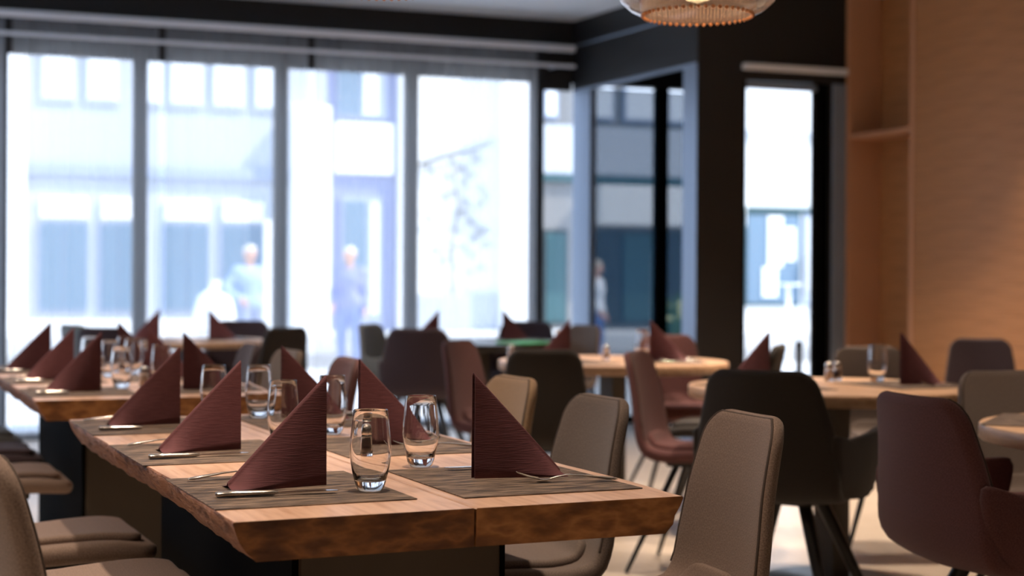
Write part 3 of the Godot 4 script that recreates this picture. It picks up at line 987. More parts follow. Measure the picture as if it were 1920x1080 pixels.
# a padded sheet swept along its stations, rounded on all sides
func padded(st: SurfaceTool, sts: Array, rc0: float, rc1: float, lift := 0.0, wid := [], thick := 0.0) -> void:
	var rows := []
	for i in sts.size():
		var q: Array = sts[i]
		var th: float = thick if thick > 0.0 else q[3]
		var w: float = q[2] if wid.is_empty() else lerpf(wid[0], wid[1], smoothstep(0.0, 1.0, float(i) / (sts.size() - 1)))
		var hw: float = maxf(w * 0.5 - round_in(q[5], rc0) - round_in(q[6], rc1), 0.004)
		var ht: float = maxf(th * 0.5 - round_in(q[5], th * 0.5) - round_in(q[6], th * 0.5), 0.0008)
		var row := PackedVector3Array()
		var flat_w := maxf(hw - ht, 0.001)
		var pts := []
		for k in 5:
			pts.append(Vector2(flat_w + ht * cos(k * PI / 8), ht * sin(k * PI / 8)))
		for k in range(1, 12):
			pts.append(Vector2(lerpf(flat_w, -flat_w, k / 12.0), ht))
		for k in 9:
			pts.append(Vector2(-flat_w + ht * cos(PI / 2 + k * PI / 8), ht * sin(PI / 2 + k * PI / 8)))
		for k in range(1, 12):
			pts.append(Vector2(lerpf(-flat_w, flat_w, k / 12.0), -ht))
		for k in range(4):
			pts.append(Vector2(flat_w + ht * cos(-PI / 2 + k * PI / 8), ht * sin(-PI / 2 + k * PI / 8)))
		for v in pts:
			var curl: float = q[4] * pow(absf(v.x) / (q[2] * 0.5), 2.0)
			row.append(q[0] + Vector3(v.x, 0, 0) + q[1] * (v.y + curl + lift))
		rows.append(row)
	grid(st, rows, true)
	fan(st, rows[0], true, 0)
	fan(st, rows[-1], false, 0)

func chair_meshes(kind: String) -> Dictionary:
	if mesh_cache.has("chair_" + kind):
		return mesh_cache["chair_" + kind]
	var keys: Array = ARM_KEYS if kind == "arm" else SIDE_KEYS
	var d := {}
	var sts := stations(keys, 46)
	var st := new_st()
	padded(st, sts, 0.06, 0.065)
	d.shell = done(st)
	# loose cushion that climbs a little up the back
	st = new_st()
	var cs := stations(keys, 30, 0.05, 0.60)
	var low: float = 0.39 if kind == "arm" else 0.335
	padded(st, cs, 0.05, 0.05, 0.03, [low, 0.19], 0.026)
	d.cushion = done(st)
	# piping round the back
	var left := []
	var right := []
	for q in sts:
		if q[0].y < 0.49 or q[0].z > 0.0:
			continue
		var hw: float = q[2] * 0.5 - round_in(q[6], 0.065)
		var ht: float = q[3] * 0.5 - round_in(q[6], q[3] * 0.5)
		if q[6] < 0.006:
			continue
		var e := hw - 0.008
		var cv: float = q[4] * pow(e / (q[2] * 0.5), 2.0)
		left.append(q[0] + Vector3(-e, 0, 0) + q[1] * (ht * 0.8 + cv))
		right.append(q[0] + Vector3(e, 0, 0) + q[1] * (ht * 0.8 + cv))
	right.reverse()
	var across := []
	var last: Array = sts[-1]
	for q in sts:
		if q[6] >= 0.006:
			last = q
	var le: float = last[2] * 0.5 - round_in(last[6], 0.065) - 0.008
	for k in range(1, 8):
		var x := lerpf(-le, le, k / 8.0)
		var hh: float = last[3] * 0.5 - round_in(last[6], last[3] * 0.5)
		across.append(last[0] + Vector3(x, 0, 0) + last[1] * (hh * 0.8 + last[4] * pow(absf(x) / (last[2] * 0.5), 2.0)))
	var path: Array = left + across + right
	var radii := []
	for p in path:
		radii.append(0.0032)
	st = new_st()
	tube(st, path, radii, 6, 1.0, Vector3(0.1, 0.2, 1))
	d.piping = done(st)
	# legs
	var spread := Vector2(0.235, 0.225)
	for i in 4:
		var sx := -1.0 if i % 2 == 0 else 1.0
		var sz := 1.0 if i < 2 else -1.0
		st = new_st()
		var foot := Vector3(sx * spread.x, 0.0, sz * spread.y - 0.01)
		var top := Vector3(sx * 0.075, 0.425, sz * 0.07)
		var w := 0.023 if kind == "arm" else 0.014
		tube(st, [top, top.lerp(foot, 0.5), foot + Vector3(0, 0.004, 0)], [w, w * 0.86, w * 0.6], 10)
		d["leg%d" % i] = done(st)
	st = new_st()
	box(st, Vector3(0, 0.424, 0), Vector3(0.23, 0.022, 0.22), 0.006)
	d.hub = done(st)
	if kind == "arm":
		for s in [-1.0, 1.0]:
			st = new_st()
			var outline := [Vector2(-0.235, 0.655), Vector2(-0.215, 0.52), Vector2(-0.16, 0.46), Vector2(0.03, 0.44), Vector2(0.1, 0.45), Vector2(0.145, 0.49), Vector2(0.17, 0.56), Vector2(0.185, 0.63), Vector2(0.18, 0.655), Vector2(0.155, 0.667), Vector2(0.0, 0.657), Vector2(-0.15, 0.647)]
			arm_panel(st, outline, s)
			d["arm%d" % int(s)] = done(st)
	mesh_cache["chair_" + kind] = d
	return d

# an upholstered side panel: an outline in (z, y), bowed outwards, with a rounded rim
func arm_panel(st: SurfaceTool, outline: Array, s: float) -> void:
	var c := Curve2D.new()
	var n := outline.size()
	var loop := PackedVector2Array()
	for i in n:
		for k in 4:
			var a = outline[(i + n - 1) % n]
			var b = outline[i]
			var cc = outline[(i + 1) % n]
			var dd = outline[(i + 2) % n]
			loop.append(b.cubic_interpolate(cc, a, dd, k / 4.0))
	var mid := Vector2.ZERO
	for p in loop:
		mid += p
	mid /= loop.size()
	var t := 0.017
	var rows := []
	# from the middle of the outside over the rim to the middle of the inside
	var rings := [[0.25, 1.0], [0.6, 1.0], [0.9, 1.0], [0.965, 0.85], [1.0, 0.35], [1.0, -0.35], [0.965, -0.85], [0.9, -1.0], [0.6, -1.0], [0.25, -1.0]]
	for r in rings:
		var row := PackedVector3Array()
		for p in loop:
			var q: Vector2 = mid + (p - mid) * r[0]
			var bow := 0.236 + 0.03 * smoothstep(-0.26, -0.02, q.x) - 0.02 * smoothstep(0.02, 0.2, q.x) - 0.03 * smoothstep(0.56, 0.44, q.y)
			row.append(Vector3(s * (bow + t * r[1]), q.y, q.x))
		rows.append(row)
	st.set_smooth_group(0)
	var cen := Vector3(s * 0.25, mid.y, mid.x)
	for i in rows.size() - 1:
		for j in loop.size():
			var k := (j + 1) % loop.size()
			quad_side(st, rows[i][j], rows[i + 1][j], rows[i + 1][k], rows[i][k], s)
	var o := Vector3.ZERO
	for e in [0, rows.size() - 1]:
		o = Vector3.ZERO
		for p in rows[e]:
			o += p
		o /= rows[e].size()
		for j in loop.size():
			var k := (j + 1) % loop.size()
			tri_out(st, o, rows[e][j], rows[e][k], cen + Vector3(0, 0, 0) if e == 0 else Vector3(s * 0.6, o.y, o.z))

func quad_side(st: SurfaceTool, a: Vector3, b: Vector3, c: Vector3, d: Vector3, s: float) -> void:
	if s > 0.0:
		quad(st, a, d, c, b)
	else:
		quad(st, a, b, c, d)

# azimuth: degrees from -z towards +x in which the sitter would face
func chair(kind: String, cloth: String, x: float, z: float, az: float, label: String, group := "", seat_cloth := "") -> void:
	var d := chair_meshes(kind)
	var o := thing("armchair" if kind == "arm" else "dining_chair", label, "armchair" if kind == "arm" else "chair", Transform3D(Basis(Vector3.UP, deg_to_rad(180.0 - az)), Vector3(x, 0, z)), group)
	part("shell", d.shell, M[cloth], o)
	part("seat_cushion", d.cushion, M[seat_cloth if seat_cloth != "" else cloth], o)
	part("piping", d.piping, M.piping, o)
	if kind == "arm":
		part("armrest", d["arm-1"], M[cloth], o)
		part("armrest", d["arm1"], M[cloth], o)
	for i in 4:
		part("leg", d["leg%d" % i], M.black_leg, o)
	part("leg_hub", d.hub, M.black_leg, o)

func build_chairs() -> void:
	var g1 := "upholstered side chairs along the long tables"
	var g2 := "upholstered chairs round the round tables"
	# right side of the nearest long table
	chair("side", "taupe", 1.494, -2.764, -85, "tan upholstered side chair at the near right corner of the nearest long table", g1)
	chair("side", "greybrown", 1.423, -3.296, -88, "grey-brown side chair behind the front right napkin, its seat under the nearest table", g1)
	chair("side", "sand", 1.539, -4.061, -91, "light sand side chair at the far right end of the nearest long table", g1)
	# left side
	chair("side", "taupe", 0.492, -2.609, 88, "taupe side chair cut by the lower left corner of the picture", g1)
	chair("side", "taupe", 0.49, -3.355, 91, "taupe side chair at the middle of the left side of the nearest table", g1)
	chair("side", "taupe", 0.495, -4.025, 89, "taupe side chair at the far left end of the nearest table", g1)
	chair("side", "taupe", 0.47, -5.35, 90, "taupe side chair at the near left end of the second long table", g1)
	chair("side", "plum", 0.47, -6.091, 92, "dark side chair at the middle of the left side of the second long table", g1)
	chair("side", "grey", 0.47, -6.85, 90, "grey side chair at the far left end of the second long table", g1)
	# right side of the second long table
	chair("side", "mauve", 1.426, -5.306, -88, "mauve side chair at the near right corner of the second long table", g1)
	chair("side", "greybrown", 1.402, -5.982, -93, "grey-brown side chair half hidden by the far right napkin of the nearest table", g1)
	chair("side", "plum", 1.393, -6.60, -88, "dark violet side chair at the far right end of the second long table", g1)
	# round tables
	chair("arm", "brown", 2.913, -4.276, 56, "large taupe armchair, darkened for shade, seen from behind at the right-hand round table", g2)
	chair("arm", "mauve", 2.73, -3.04, 97, "burgundy armchair seen from behind at the right edge table", g2)
	chair("side", "greybrown", 3.391, -3.588, 186, "grey side chair facing the viewer behind the table at the right edge", g2)
	chair("side", "mauve", 3.16, -5.275, 135, "mauve side chair turned sideways between the shade-darkened armchair and centre", g2)
	chair("side", "brown", 2.833, -5.983, 32, "dark brown chair with its back to us, left of the sideways mauve chair", g2)
	chair("side", "mauve", 2.888, -6.585, 140, "mauve side chair turned sideways, right of the dark plum armchair", g2)
	chair("arm", "plum", 3.354, -8.865, 36, "dark plum armchair with its back to us, in front of the farthest centre table", g2)
	chair("arm", "grey", 3.455, -9.54, 130, "light grey armchair by the windows, left of the dark plum armchair", g2)
	chair("side", "greybrown", 4.33, -9.08, -105, "grey-brown chair right of the farthest centre table, before the tinted glass", g2)
	chair("arm", "plum", 4.474, -9.978, 215, "dark violet chair behind the farthest centre table, right of the third window post", g2)
	chair("side", "mauve", 4.057, -6.99, 195, "mauve chair behind the napkin of the round table right of centre", g2)
	chair("arm", "plum", 2.53, -10.504, 205, "dark violet armchair behind the round table by the left windows", g2)
	chair("side", "brown", 2.417, -9.313, -20, "dark olive chair right of the round table by the left windows", g2)
	chair("side", "grey", 1.597, -9.999, 69, "blue-grey chair left of the round table by the left windows", g2)
	chair("side", "plum", 1.578, -9.431, 36, "black-looking chair behind the glasses of the second long table", g2)
	chair("side", "brown", 3.75, -6.08, -50, "dark chair behind the burgundy napkin in front of the narrow window", g2)
	chair("side", "greybrown", 4.131, -5.347, 200, "grey-brown chair behind the right-hand round table, by the oak niche", g2)
	chair("side", "plum", 5.33, -6.101, 215, "dark plum chair standing in front of the oak wall panel", g2)

# ---------------------------------------------------------------- place settings
func napkin_mesh(sc: float, dx: float, wob: float) -> ArrayMesh:
	var st := new_st()
	var nx := 26
	var rows := []
	for i in nx + 1:
		var s := float(i) / nx
		# tip (diner's side) to the upright edge (table centre)
		var x := lerpf(-0.103, 0.083, s) * sc + dx
		var h := lerpf(0.012, 0.206, pow(s, 0.98)) * sc
		var w := (lerpf(0.046, 0.0095, pow(s, 0.8)) + 0.005 * sin(s * 5.0 + wob) * (1.0 - s)) * sc
		var row := PackedVector3Array()
		for lay in 2:
			var ins := 0.0 if lay == 0 else 0.0022
			var rho := minf(0.0075, h * 0.5) - ins
			var hh := h - ins
			var side := PackedVector3Array()
			var nseg := 9
			for k in nseg + 1:
				var t := float(k) / nseg
				var y := lerpf(0.0, hh - rho, t)
				var bulge := sin(t * PI) * (0.006 + 0.003 * sin(x * 60.0 + wob)) * s * (1.0 - s) * 2.0
				side.append(Vector3(x, y, lerpf(w - ins, rho, pow(t, 0.9)) + bulge))
			for k in range(1, 5):
				var a := k * PI / 8.0
				side.append(Vector3(x, hh - rho + rho * sin(a), rho * cos(a)))
			var full := PackedVector3Array(side)
			for k in range(side.size() - 2, -1, -1):
				full.append(Vector3(side[k].x, side[k].y, -side[k].z))
			if lay == 1:
				full.reverse()
			row.append_array(full)
		rows.append(row)
	grid(st, rows, true)
	st.set_smooth_group(9)
	var n: int = rows[0].size()
	for e in [0, rows.size() - 1]:
		var r: PackedVector3Array = rows[e]
		var from: Vector3 = rows[nx / 2][0]
		for j in n / 2 - 1:
			var a := r[j]
			var b := r[j + 1]
			var c := r[n - 2 - j]
			var d := r[n - 1 - j]
			var away := Vector3(from.x, (a.y + b.y) * 0.5, (a.z + b.z) * 0.5)
			tri_out(st, a, b, c, away)
			tri_out(st, a, c, d, away)
	return done(st)

func fork_mesh() -> ArrayMesh:
	var st := new_st()
	tube(st, [Vector3(-0.1, 0.004, 0), Vector3(-0.094, 0.005, 0), Vector3(-0.075, 0.007, 0), Vector3(-0.03, 0.012, 0), Vector3(0.0, 0.0135, 0), Vector3(0.02, 0.010, 0), Vector3(0.034, 0.006, 0)], [0.002, 0.006, 0.0068, 0.0045, 0.003, 0.003, 0.0045], 10, 0.42)
	tube(st, [Vector3(0.03, 0.0068, 0), Vector3(0.04, 0.005, 0), Vector3(0.05, 0.0055, 0), Vector3(0.058, 0.0072, 0)], [0.005, 0.0105, 0.012, 0.0115], 12, 0.16)
	for k in 4:
		var z := (k - 1.5) * 0.0064
		tube(st, [Vector3(0.054, 0.0066, z), Vector3(0.07, 0.0098, z), Vector3(0.085, 0.0145, z * 0.97), Vector3(0.098, 0.0195, z * 0.92)], [0.0021, 0.0018, 0.0015, 0.0008], 7, 0.8)
	return done(st)

func knife_meshes() -> Array:
	var st := new_st()
	tube(st, [Vector3(-0.115, 0.006, 0), Vector3(-0.112, 0.0062, 0), Vector3(-0.08, 0.0065, 0), Vector3(-0.03, 0.006, 0), Vector3(-0.012, 0.006, 0), Vector3(-0.004, 0.006, 0)], [0.004, 0.0085, 0.009, 0.0078, 0.0075, 0.004], 12, 0.62)
	var h := done(st)
	st = new_st()
	var out := PackedVector2Array([Vector2(-0.006, -0.004), Vector2(0.02, -0.008), Vector2(0.07, -0.009), Vector2(0.095, -0.006), Vector2(0.106, 0.002), Vector2(0.104, 0.006), Vector2(-0.006, 0.005)])
	prism(st, out, 0.0045, 0.0062, Transform3D(Basis(Vector3.RIGHT, Vector3(0, 0, 1), Vector3.UP), Vector3.ZERO))
	return [h, done(st)]

func glass_mesh() -> ArrayMesh:
	var st := new_st()
	var outer := [[0.0, 0.0], [0.021, 0.0], [0.0238, 0.0015], [0.0255, 0.005], [0.0285, 0.015], [0.033, 0.033], [0.0365, 0.052], [0.0382, 0.068], [0.0378, 0.085], [0.0362, 0.105], [0.0338, 0.128], [0.0317, 0.147], [0.0313, 0.1482], [0.0307, 0.148], [0.0303, 0.147], [0.0324, 0.128], [0.0348, 0.105], [0.0364, 0.085], [0.0367, 0.068], [0.0349, 0.052], [0.031, 0.035], [0.0255, 0.0245], [0.016, 0.0195], [0.0, 0.018]]
	var prof := []
	for q in outer:
		prof.append(Vector2(q[0], q[1]))
	lathe(st, prof, 48)
	return done(st)

func setting_meshes() -> Dictionary:
	if mesh_cache.has("setting"):
		return mesh_cache.setting
	var d := {}
	d.napkin = [napkin_mesh(1.0, 0.0, 0.0), napkin_mesh(0.985, 0.001, 1.7), napkin_mesh(1.01, -0.001, 3.1)]
	d.inner = [napkin_mesh(0.95, -0.001, 0.4), napkin_mesh(0.94, -0.001, 2.2), napkin_mesh(0.96, -0.001, 3.9)]
	d.fork = fork_mesh()
	d.knife = knife_meshes()
	d.glass = glass_mesh()
	d.mat = box_mesh(Vector3(0.36, 0.002, 0.43), 0.0006)
	mesh_cache.setting = d
	return d

var count_set := 0

# pos: middle of the mat; f: azimuth the diner faces; where: words that name this place
func setting(x: float, z: float, f: float, where: String, glass := Vector2.INF, opt := {}) -> void:
	var d := setting_meshes()
	var a := deg_to_rad(f)
	var fx := Vector3(sin(a), 0, -cos(a))
	var b := Basis(fx, Vector3.UP, fx.cross(Vector3.UP))
	var base := Transform3D(b, Vector3(x, TOP + 0.001, z))
	var i: int = count_set % 3
	count_set += 1
	var m := part("placemat", d.mat, M.placemat, self, base * Transform3D(Basis.IDENTITY, Vector3(0, 0.0005, 0)))
	tag(m, "woven brown-grey placemat at the " + where, "placemat", "woven placemats")
	if opt.get("mat_only", false):
		return
	var y := 0.0016
	var ni := Transform3D(Basis(Vector3.UP, deg_to_rad(opt.get("nt", 0.0))), Vector3(opt.get("nx", 0.0), y, opt.get("nz", -0.025)))
	var n := thing("napkin", "folded burgundy napkin at the " + where, "napkin", base * ni, "folded burgundy napkins")
	part("outer_fold", d.napkin[i], M.napkin, n)
	part("inner_fold", d.inner[i], M.napkin, n)
	var kt := Transform3D(Basis(Vector3.UP, deg_to_rad(opt.get("kt", -2.0))), Vector3(-0.035, y, opt.get("kz", 0.09)))
	var k := thing("knife", "steel table knife at the " + where, "knife", base * kt, "table knives")
	part("handle", d.knife[0], M.steel, k)
	part("blade", d.knife[1], M.steel, k)
	var ft := Transform3D(Basis(Vector3.UP, deg_to_rad(opt.get("ft", 0.0))), Vector3(opt.get("fx", -0.05), y, opt.get("fz", -0.165)))
	var fo := part("fork", d.fork, M.steel, self, base * ft)
	tag(fo, "steel table fork at the " + where, "fork", "table forks")
	if glass != Vector2.INF:
		var on_mat := base.affine_inverse() * Vector3(glass.x, TOP, glass.y)
		var up := 0.0018 if absf(on_mat.x) < 0.22 and absf(on_mat.z) < 0.255 else 0.0004
		var g := part("glass", d.glass, M.glass, self, Transform3D(Basis.IDENTITY, Vector3(glass.x, TOP + up + 0.001, glass.y)))
		tag(g, "empty clear tumbler at the " + where, "glass", "clear tumblers")

func shaker(x: float, z: float, filling: String, label: String) -> void:
	var o := thing(filling + "_shaker", label, "shaker", Transform3D(Basis.IDENTITY, Vector3(x, TOP + 0.0006, z)))
	if not mesh_cache.has("shaker"):
		var st := new_st()
		lathe(st, [Vector2(0, 0), Vector2(0.018, 0), Vector2(0.0195, 0.003), Vector2(0.0185, 0.02), Vector2(0.016, 0.048), Vector2(0.015, 0.052), Vector2(0.0138, 0.052), Vector2(0.0145, 0.046), Vector2(0.0168, 0.02), Vector2(0.017, 0.007), Vector2(0, 0.006)], 24)
		var body := done(st)
		st = new_st()
		lathe(st, [Vector2(0, 0.0075), Vector2(0.0155, 0.0075), Vector2(0.0155, 0.02), Vector2(0.0138, 0.041), Vector2(0, 0.042)], 24)
		var fill := done(st)
		st = new_st()
		lathe(st, [Vector2(0.0, 0.0525), Vector2(0.0165, 0.0525), Vector2(0.017, 0.055), Vector2(0.0165, 0.066), Vector2(0.0135, 0.073), Vector2(0.007, 0.0765), Vector2(0, 0.077)], 24)
		mesh_cache.shaker = [body, fill, done(st)]
	part("body", mesh_cache.shaker[0], M.glass, o)
	part("filling", mesh_cache.shaker[1], M[filling], o)
	part("cap", mesh_cache.shaker[2], M.steel, o)

func build_settings() -> void:
	# nearest long table; left places face +x (90), right places face -x (-90)
	setting(0.758, -2.745, 90, "nearest left place of the foreground table", Vector2(0.893, -2.658), {"nx": 0.0, "ft": 10.0, "fz": -0.175, "kt": -4.0})
	setting(0.758, -3.41, 90, "middle left place of the foreground table", Vector2(0.968, -3.533), {"ft": 10.0, "fz": -0.175, "kt": 2.0, "kz": 0.11})
	setting(0.758, -4.085, 90, "farthest left place of the foreground table", Vector2(0.965, -4.25), {"kz": 0.11})
	setting(1.2, -2.725, -90, "nearest right place of the foreground table", Vector2(1.111, -2.98), {"nx": -0.02, "nz": 0.03, "ft": -16.0, "fx": -0.085, "fz": -0.085, "kz": 0.16})
	setting(1.2, -3.40, -90, "middle right place of the foreground table", Vector2(1.141, -3.701), {"ft": -12.0, "fx": -0.06, "fz": -0.12, "nz": 0.01})
	setting(1.2, -4.085, -90, "farthest right place of the foreground table", Vector2(1.083, -4.209), {"nz": 0.01})
	# second long table
	setting(0.758, -5.43, 90, "nearest left place of the second long table", Vector2(0.925, -5.539), {"kt": 0.0})
	setting(0.758, -6.11, 90, "middle left place of the second long table", Vector2(0.99, -6.214))
	setting(0.758, -6.81, 90, "farthest left place of the second long table", Vector2(0.985, -6.70))
	setting(1.2, -5.43, -90, "nearest right place of the second long table", Vector2(1.105, -5.74))
	setting(1.2, -6.11, -90, "middle right place of the second long table", Vector2(1.11, -6.36))
	setting(1.2, -6.81, -90, "farthest right place of the second long table", Vector2(1.12, -6.62))
	# round tables
	setting(3.193, -4.862, 90, "left place of the right-hand round table", Vector2.INF, {"nx": -0.05})
	setting(3.79, -4.80, -90, "right place of the right-hand round table", Vector2(3.79, -4.965), {"nx": -0.05})
	setting(3.29, -6.76, 90, "left place of the round table right of centre", Vector2(3.325, -6.90), {"nx": -0.06})
	setting(3.80, -6.68, -66, "right place of the round table right of centre", Vector2(3.80, -6.93), {})
	setting(3.64, -9.62, 90, "left place of the farthest centre table", Vector2.INF, {})
	setting(4.24, -9.58, -90, "right place of the farthest centre table", Vector2.INF, {})
	setting(1.86, -10.13, 90, "left place of the round table by the left windows", Vector2.INF, {})
	setting(2.37, -10.13, -90, "right place of the round table by the left windows", Vector2.INF, {"nx": 0.03})
	setting(3.17, -3.33, 140, "back left place of the table cut by the right edge", Vector2.INF, {"mat_only": true})
	shaker(1.052, -3.169, "pepper", "steel-capped pepper shaker seen through the nearest tumbler of the foreground table")
	shaker(1.0, -4.16, "pepper", "steel-capped pepper shaker at the far end of the foreground table")
	shaker(1.02, -5.62, "salt", "salt shaker at the near end of the second long table")
	shaker(0.985, -6.42, "pepper", "pepper shaker at the middle of the second long table")
	shaker(3.655, -5.10, "salt", "left one of the shaker pair on the right-hand round table")
	shaker(3.712, -5.126, "pepper", "right one of the shaker pair on the right-hand round table")
	shaker(3.575, -6.90, "salt", "single shaker at the middle of the round table right of centre")
	shaker(3.075, -6.965, "salt", "shaker at the left rim of the round table right of centre")
	var card := part("menu_card", box_mesh(Vector3(0.3, 0.012, 0.24), 0.003), M.green_card, self, Transform3D(Basis(Vector3.UP, 0.35), Vector3(4.061, TOP + 0.0065, -8.974)))
	tag(card, "green card lying on the farthest centre table", "card")

# ---------------------------------------------------------------- people
# bones: [from, to, radius at from, radius at to]; one skin round all of them by surface nets
func skin(st: SurfaceTool, bones: Array, cell: float, k: float, group := 0) -> void:
	var lo := Vector3.ONE * 1e9
	var hi := Vector3.ONE * -1e9
	for b in bones:
		for e in 2:
			var r: float = b[2 + e]
			var p: Vector3 = b[e]
			lo = lo.min(p - Vector3.ONE * r)
			hi = hi.max(p + Vector3.ONE * r)
	lo -= Vector3.ONE * cell * 3.0
	hi += Vector3.ONE * cell * 3.0
	var n := Vector3i(((hi - lo) / cell).ceil()) + Vector3i.ONE
	var f := PackedFloat32Array()
	f.resize(n.x * n.y * n.z)
	f.fill(1.0)
	for b in bones:
		var a: Vector3 = b[0]
		var ab: Vector3 = b[1] - a
		var l2 := maxf(ab.length_squared(), 1e-9)
		var r := maxf(b[2], b[3]) + k + cell * 2.0
		var p0 := Vector3i(((a.min(b[1]) - Vector3.ONE * r - lo) / cell).floor()).clamp(Vector3i.ZERO, n - Vector3i.ONE)
		var p1 := Vector3i(((a.max(b[1]) + Vector3.ONE * r - lo) / cell).ceil()).clamp(Vector3i.ZERO, n - Vector3i.ONE)
		for z in range(p0.z, p1.z + 1):
			for y in range(p0.y, p1.y + 1):
				var row := (z * n.y + y) * n.x
				for x in range(p0.x, p1.x + 1):
					var p := lo + Vector3(x, y, z) * cell - a
					var t := clampf(p.dot(ab) / l2, 0.0, 1.0)
					var dd: float = (p - ab * t).length() - lerpf(b[2], b[3], t)
					var c := f[row + x]
					var h := maxf(k - absf(c - dd), 0.0) / k
					f[row + x] = minf(c, dd) - h * h * k * 0.25
	var vid := {}
	var vs := PackedVector3Array()
	var corner := [Vector3i(0, 0, 0), Vector3i(1, 0, 0), Vector3i(0, 1, 0), Vector3i(1, 1, 0), Vector3i(0, 0, 1), Vector3i(1, 0, 1), Vector3i(0, 1, 1), Vector3i(1, 1, 1)]
	var edges := [[0, 1], [2, 3], [4, 5], [6, 7], [0, 2], [1, 3], [4, 6], [5, 7], [0, 4], [1, 5], [2, 6], [3, 7]]
	var sx := 1
	var sy := n.x
	var sz := n.x * n.y
	var off := [0, sx, sy, sx + sy, sz, sx + sz, sy + sz, sx + sy + sz]
	for z in n.z - 1:
		for y in n.y - 1:
			for x in n.x - 1:
				var i := (z * n.y + y) * n.x + x
				var neg := 0
				for c in 8:
					if f[i + off[c]] < 0.0:
						neg += 1
				if neg == 0 or neg == 8:
					continue
				var s := Vector3.ZERO
				var cnt := 0
				for e in edges:
					var fa := f[i + off[e[0]]]
					var fb := f[i + off[e[1]]]
					if (fa < 0.0) != (fb < 0.0):
						s += Vector3(corner[e[0]]).lerp(Vector3(corner[e[1]]), fa / (fa - fb))
						cnt += 1
				vid[i] = vs.size()
				vs.append(lo + (Vector3(x, y, z) + s / cnt) * cell)
	st.set_smooth_group(group)
	var st3 := [sx, sy, sz]
	for i in vid:
		var fa := f[i]
		for ax in 3:
			var j: int = i + st3[ax]
			var fb := f[j]
			if (fa < 0.0) == (fb < 0.0):
				continue
			var u: int = st3[(ax + 1) % 3]
			var v: int = st3[(ax + 2) % 3]
			if not (vid.has(i - u) and vid.has(i - v) and vid.has(i - u - v)):
				continue
			var a := vs[vid[i]]
			var b := vs[vid[i - u]]
			var c := vs[vid[i - u - v]]
			var d := vs[vid[i - v]]
			if fa < 0.0:
				quad(st, a, b, c, d)
			else:
				quad(st, a, d, c, b)

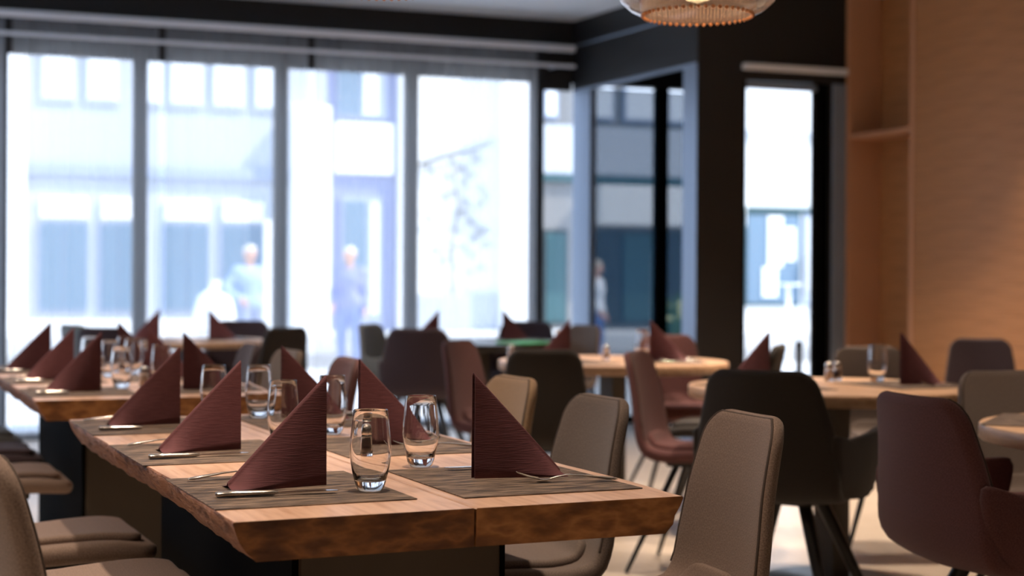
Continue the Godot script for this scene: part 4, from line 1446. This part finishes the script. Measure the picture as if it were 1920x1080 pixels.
# a standing adult facing +z, 1.68 m; arms "down" or one hand on the hip
func person_meshes(pose: String) -> Dictionary:
	var d := {}
	var hipL := Vector3(0.09, 0.88, 0)
	var hipR := Vector3(-0.09, 0.88, 0)
	var kneeL := Vector3(0.1, 0.47, 0.03)
	var kneeR := Vector3(-0.11, 0.47, 0.08 if pose == "walk" else 0.03)
	var ankL := Vector3(0.1, 0.09, -0.12 if pose == "walk" else -0.02)
	var ankR := Vector3(-0.11, 0.09, 0.14 if pose == "walk" else -0.01)
	var chest := Vector3(0, 1.24, 0.0)
	var neck := Vector3(0, 1.40, -0.01)
	var shL := Vector3(0.17, 1.345, -0.01)
	var shR := Vector3(-0.17, 1.345, -0.01)
	var elL := Vector3(0.22, 1.08, -0.03)
	var haL := Vector3(0.235, 0.85, 0.05)
	var elR := Vector3(-0.34, 1.12, -0.07) if pose == "walk" else Vector3(-0.22, 1.08, -0.03)
	var haR := Vector3(-0.19, 0.98, 0.1) if pose == "walk" else Vector3(-0.2, 0.9, 0.14)
	var st := new_st()
	var torso := [[Vector3(-0.07, 0.93, 0), Vector3(0.07, 0.93, 0), 0.115, 0.115], [Vector3(0, 0.95, 0), chest, 0.115, 0.12], [Vector3(-0.07, 1.24, 0.0), Vector3(0.07, 1.24, 0.0), 0.11, 0.11], [shL, shR, 0.065, 0.065], [neck, Vector3(0, 1.49, 0.01), 0.055, 0.05]]
	var arms := [[shL, elL, 0.052, 0.04], [elL, haL, 0.04, 0.028], [shR, elR, 0.052, 0.04], [elR, haR, 0.04, 0.028]]
	var legs := [[hipL, kneeL, 0.09, 0.06], [kneeL, ankL, 0.06, 0.04], [hipR, kneeR, 0.09, 0.06], [kneeR, ankR, 0.06, 0.04]]
	skin(st, torso + arms + legs, 0.02, 0.04)
	# head with face
	var hc := Vector3(0, 1.575, 0.015)
	skin(st, [[hc + Vector3(0, 0.03, -0.015), hc + Vector3(0, 0.025, 0.01), 0.085, 0.08], [hc, hc + Vector3(0, -0.06, 0.03), 0.068, 0.045], [Vector3(0, 1.44, 0.0), Vector3(0, 1.52, 0.005), 0.05, 0.05], [hc + Vector3(0, 0.015, 0.082), hc + Vector3(0, -0.018, 0.1), 0.008, 0.014],
		[hc + Vector3(-0.02, -0.048, 0.073), hc + Vector3(0.02, -0.048, 0.073), 0.008, 0.008], [hc + Vector3(0.083, 0.01, -0.01), hc + Vector3(0.08, -0.025, -0.005), 0.014, 0.01], [hc + Vector3(-0.083, 0.01, -0.01), hc + Vector3(-0.08, -0.025, -0.005), 0.014, 0.01],
		[hc + Vector3(-0.045, 0.03, 0.075), hc + Vector3(0.045, 0.03, 0.075), 0.012, 0.012]], 0.008, 0.014, 0)
	# hands: palm, four fingers, thumb
	for e in [[haL, (haL - elL).normalized(), 1.0], [haR, (haR - elR).normalized(), -1.0]]:
		var h: Vector3 = e[0]
		var dir: Vector3 = e[1]
		var across := dir.cross(Vector3(e[2], 0, 0)).normalized()
		var inw := across.cross(dir) * 0.4
		var bones := [[h - dir * 0.01, h + dir * 0.02, 0.027, 0.026]]
		for k in 4:
			var side := across * (k - 1.5) * 0.019
			bones.append([h + side * 0.6, h + dir * 0.075 + side, 0.013, 0.0115])
			var l: float = [0.055, 0.068, 0.063, 0.048][k]
			var kn := h + dir * (0.08 + l * 0.5) + side * 1.05 + inw * 0.02
			bones.append([h + dir * 0.08 + side, kn, 0.0095, 0.0088])
			bones.append([kn, kn + dir * l * 0.55 + inw * 0.05, 0.0088, 0.0076])
		var tb := h + dir * 0.02 + across * 0.026
		bones.append([tb, tb + dir * 0.035 + across * 0.022, 0.0115, 0.01])
		bones.append([tb + dir * 0.035 + across * 0.022, tb + dir * 0.065 + across * 0.02, 0.01, 0.0085])
		skin(st, bones, 0.006, 0.006, 0)
	d.body = done(st)
	var grow := func(list: Array, r: float) -> Array:
		var o := []
		for b in list:
			o.append([b[0], b[1], b[2] + r, b[3] + r])
		return o
	st = new_st()
	var sleeve := [[shL, elL, 0.052, 0.044], [elL, elL.lerp(haL, 0.86), 0.044, 0.034], [shR, elR, 0.052, 0.044], [elR, elR.lerp(haR, 0.86), 0.044, 0.034]]
	skin(st, grow.call(torso.slice(0, 4) + sleeve, 0.018), 0.02, 0.04)
	d.jacket = done(st)
	st = new_st()
	skin(st, grow.call(legs + [[Vector3(-0.06, 0.9, 0), Vector3(0.06, 0.9, 0), 0.11, 0.11]], 0.014), 0.02, 0.035)
	d.trousers = done(st)
	st = new_st()
	skin(st, [[hc + Vector3(0, 0.045, -0.03), hc + Vector3(0, 0.05, 0.0), 0.086, 0.086], [hc + Vector3(0, 0.0, -0.05), hc + Vector3(0, -0.05, -0.045), 0.065, 0.045]], 0.012, 0.02)
	d.hair = done(st)
	for s in [["shoe_a", ankL], ["shoe_b", ankR]]:
		st = new_st()
		var a: Vector3 = s[1]
		skin(st, [[a + Vector3(0, -0.03, -0.02), a + Vector3(0, -0.045, 0.06), 0.045, 0.04], [a + Vector3(0, -0.045, 0.06), a + Vector3(0, -0.055, 0.14), 0.042, 0.032], [a, a + Vector3(0, 0.02, 0), 0.05, 0.046]], 0.012, 0.02)
		d[s[0]] = done(st)
	return d

func build_people() -> void:
	var skin_m := mat("skin", Color(0.86, 0.66, 0.56), 0.6)
	skin_m.subsurf_scatter_enabled = true
	skin_m.subsurf_scatter_strength = 0.1
	var cloth := func(n: String, c: Color) -> StandardMaterial3D:
		return mat(n, c, 0.85)
	var walk := person_meshes("walk")
	var stand := person_meshes("stand")
	# [meshes, frame position (s, y, m), turn, label, jacket, trousers, hair]
	for q in [[walk, Vector3(-1.086, -0.02, -8.3), 0.3, "person in a pale blue jacket, hand on hip, outside left of the second window post", Color(0.62, 0.7, 0.84), Color(0.56, 0.6, 0.7), Color(0.85, 0.82, 0.78)],
			[stand, Vector3(0.245, -0.02, -8.3), -0.5, "person in a lilac coat standing outside before the blue entrance", Color(0.56, 0.58, 0.76), Color(0.52, 0.58, 0.76), Color(0.88, 0.86, 0.8)],
			[stand, Vector3(3.79, -0.02, -8.3), 0.8, "person in a white top and blue jeans behind the tinted glass", Color(0.85, 0.87, 0.9), Color(0.3, 0.4, 0.62), Color(0.75, 0.7, 0.62)]]:
		var o := thing("person", q[3], "person", FW * Transform3D(Basis(Vector3.UP, q[2]) * (0.88 if q[1].x > 3.0 else 0.965), q[1]))
		part("body", q[0].body, skin_m, o)
		part("jacket", q[0].jacket, cloth.call("jacket_cloth", q[4]), o)
		part("trousers", q[0].trousers, cloth.call("trouser_cloth", q[5]), o)
		part("hair", q[0].hair, cloth.call("hair_tone", q[6]), o)
		part("shoe", q[0].shoe_a, M.base_black, o)
		part("shoe", q[0].shoe_b, M.base_black, o)
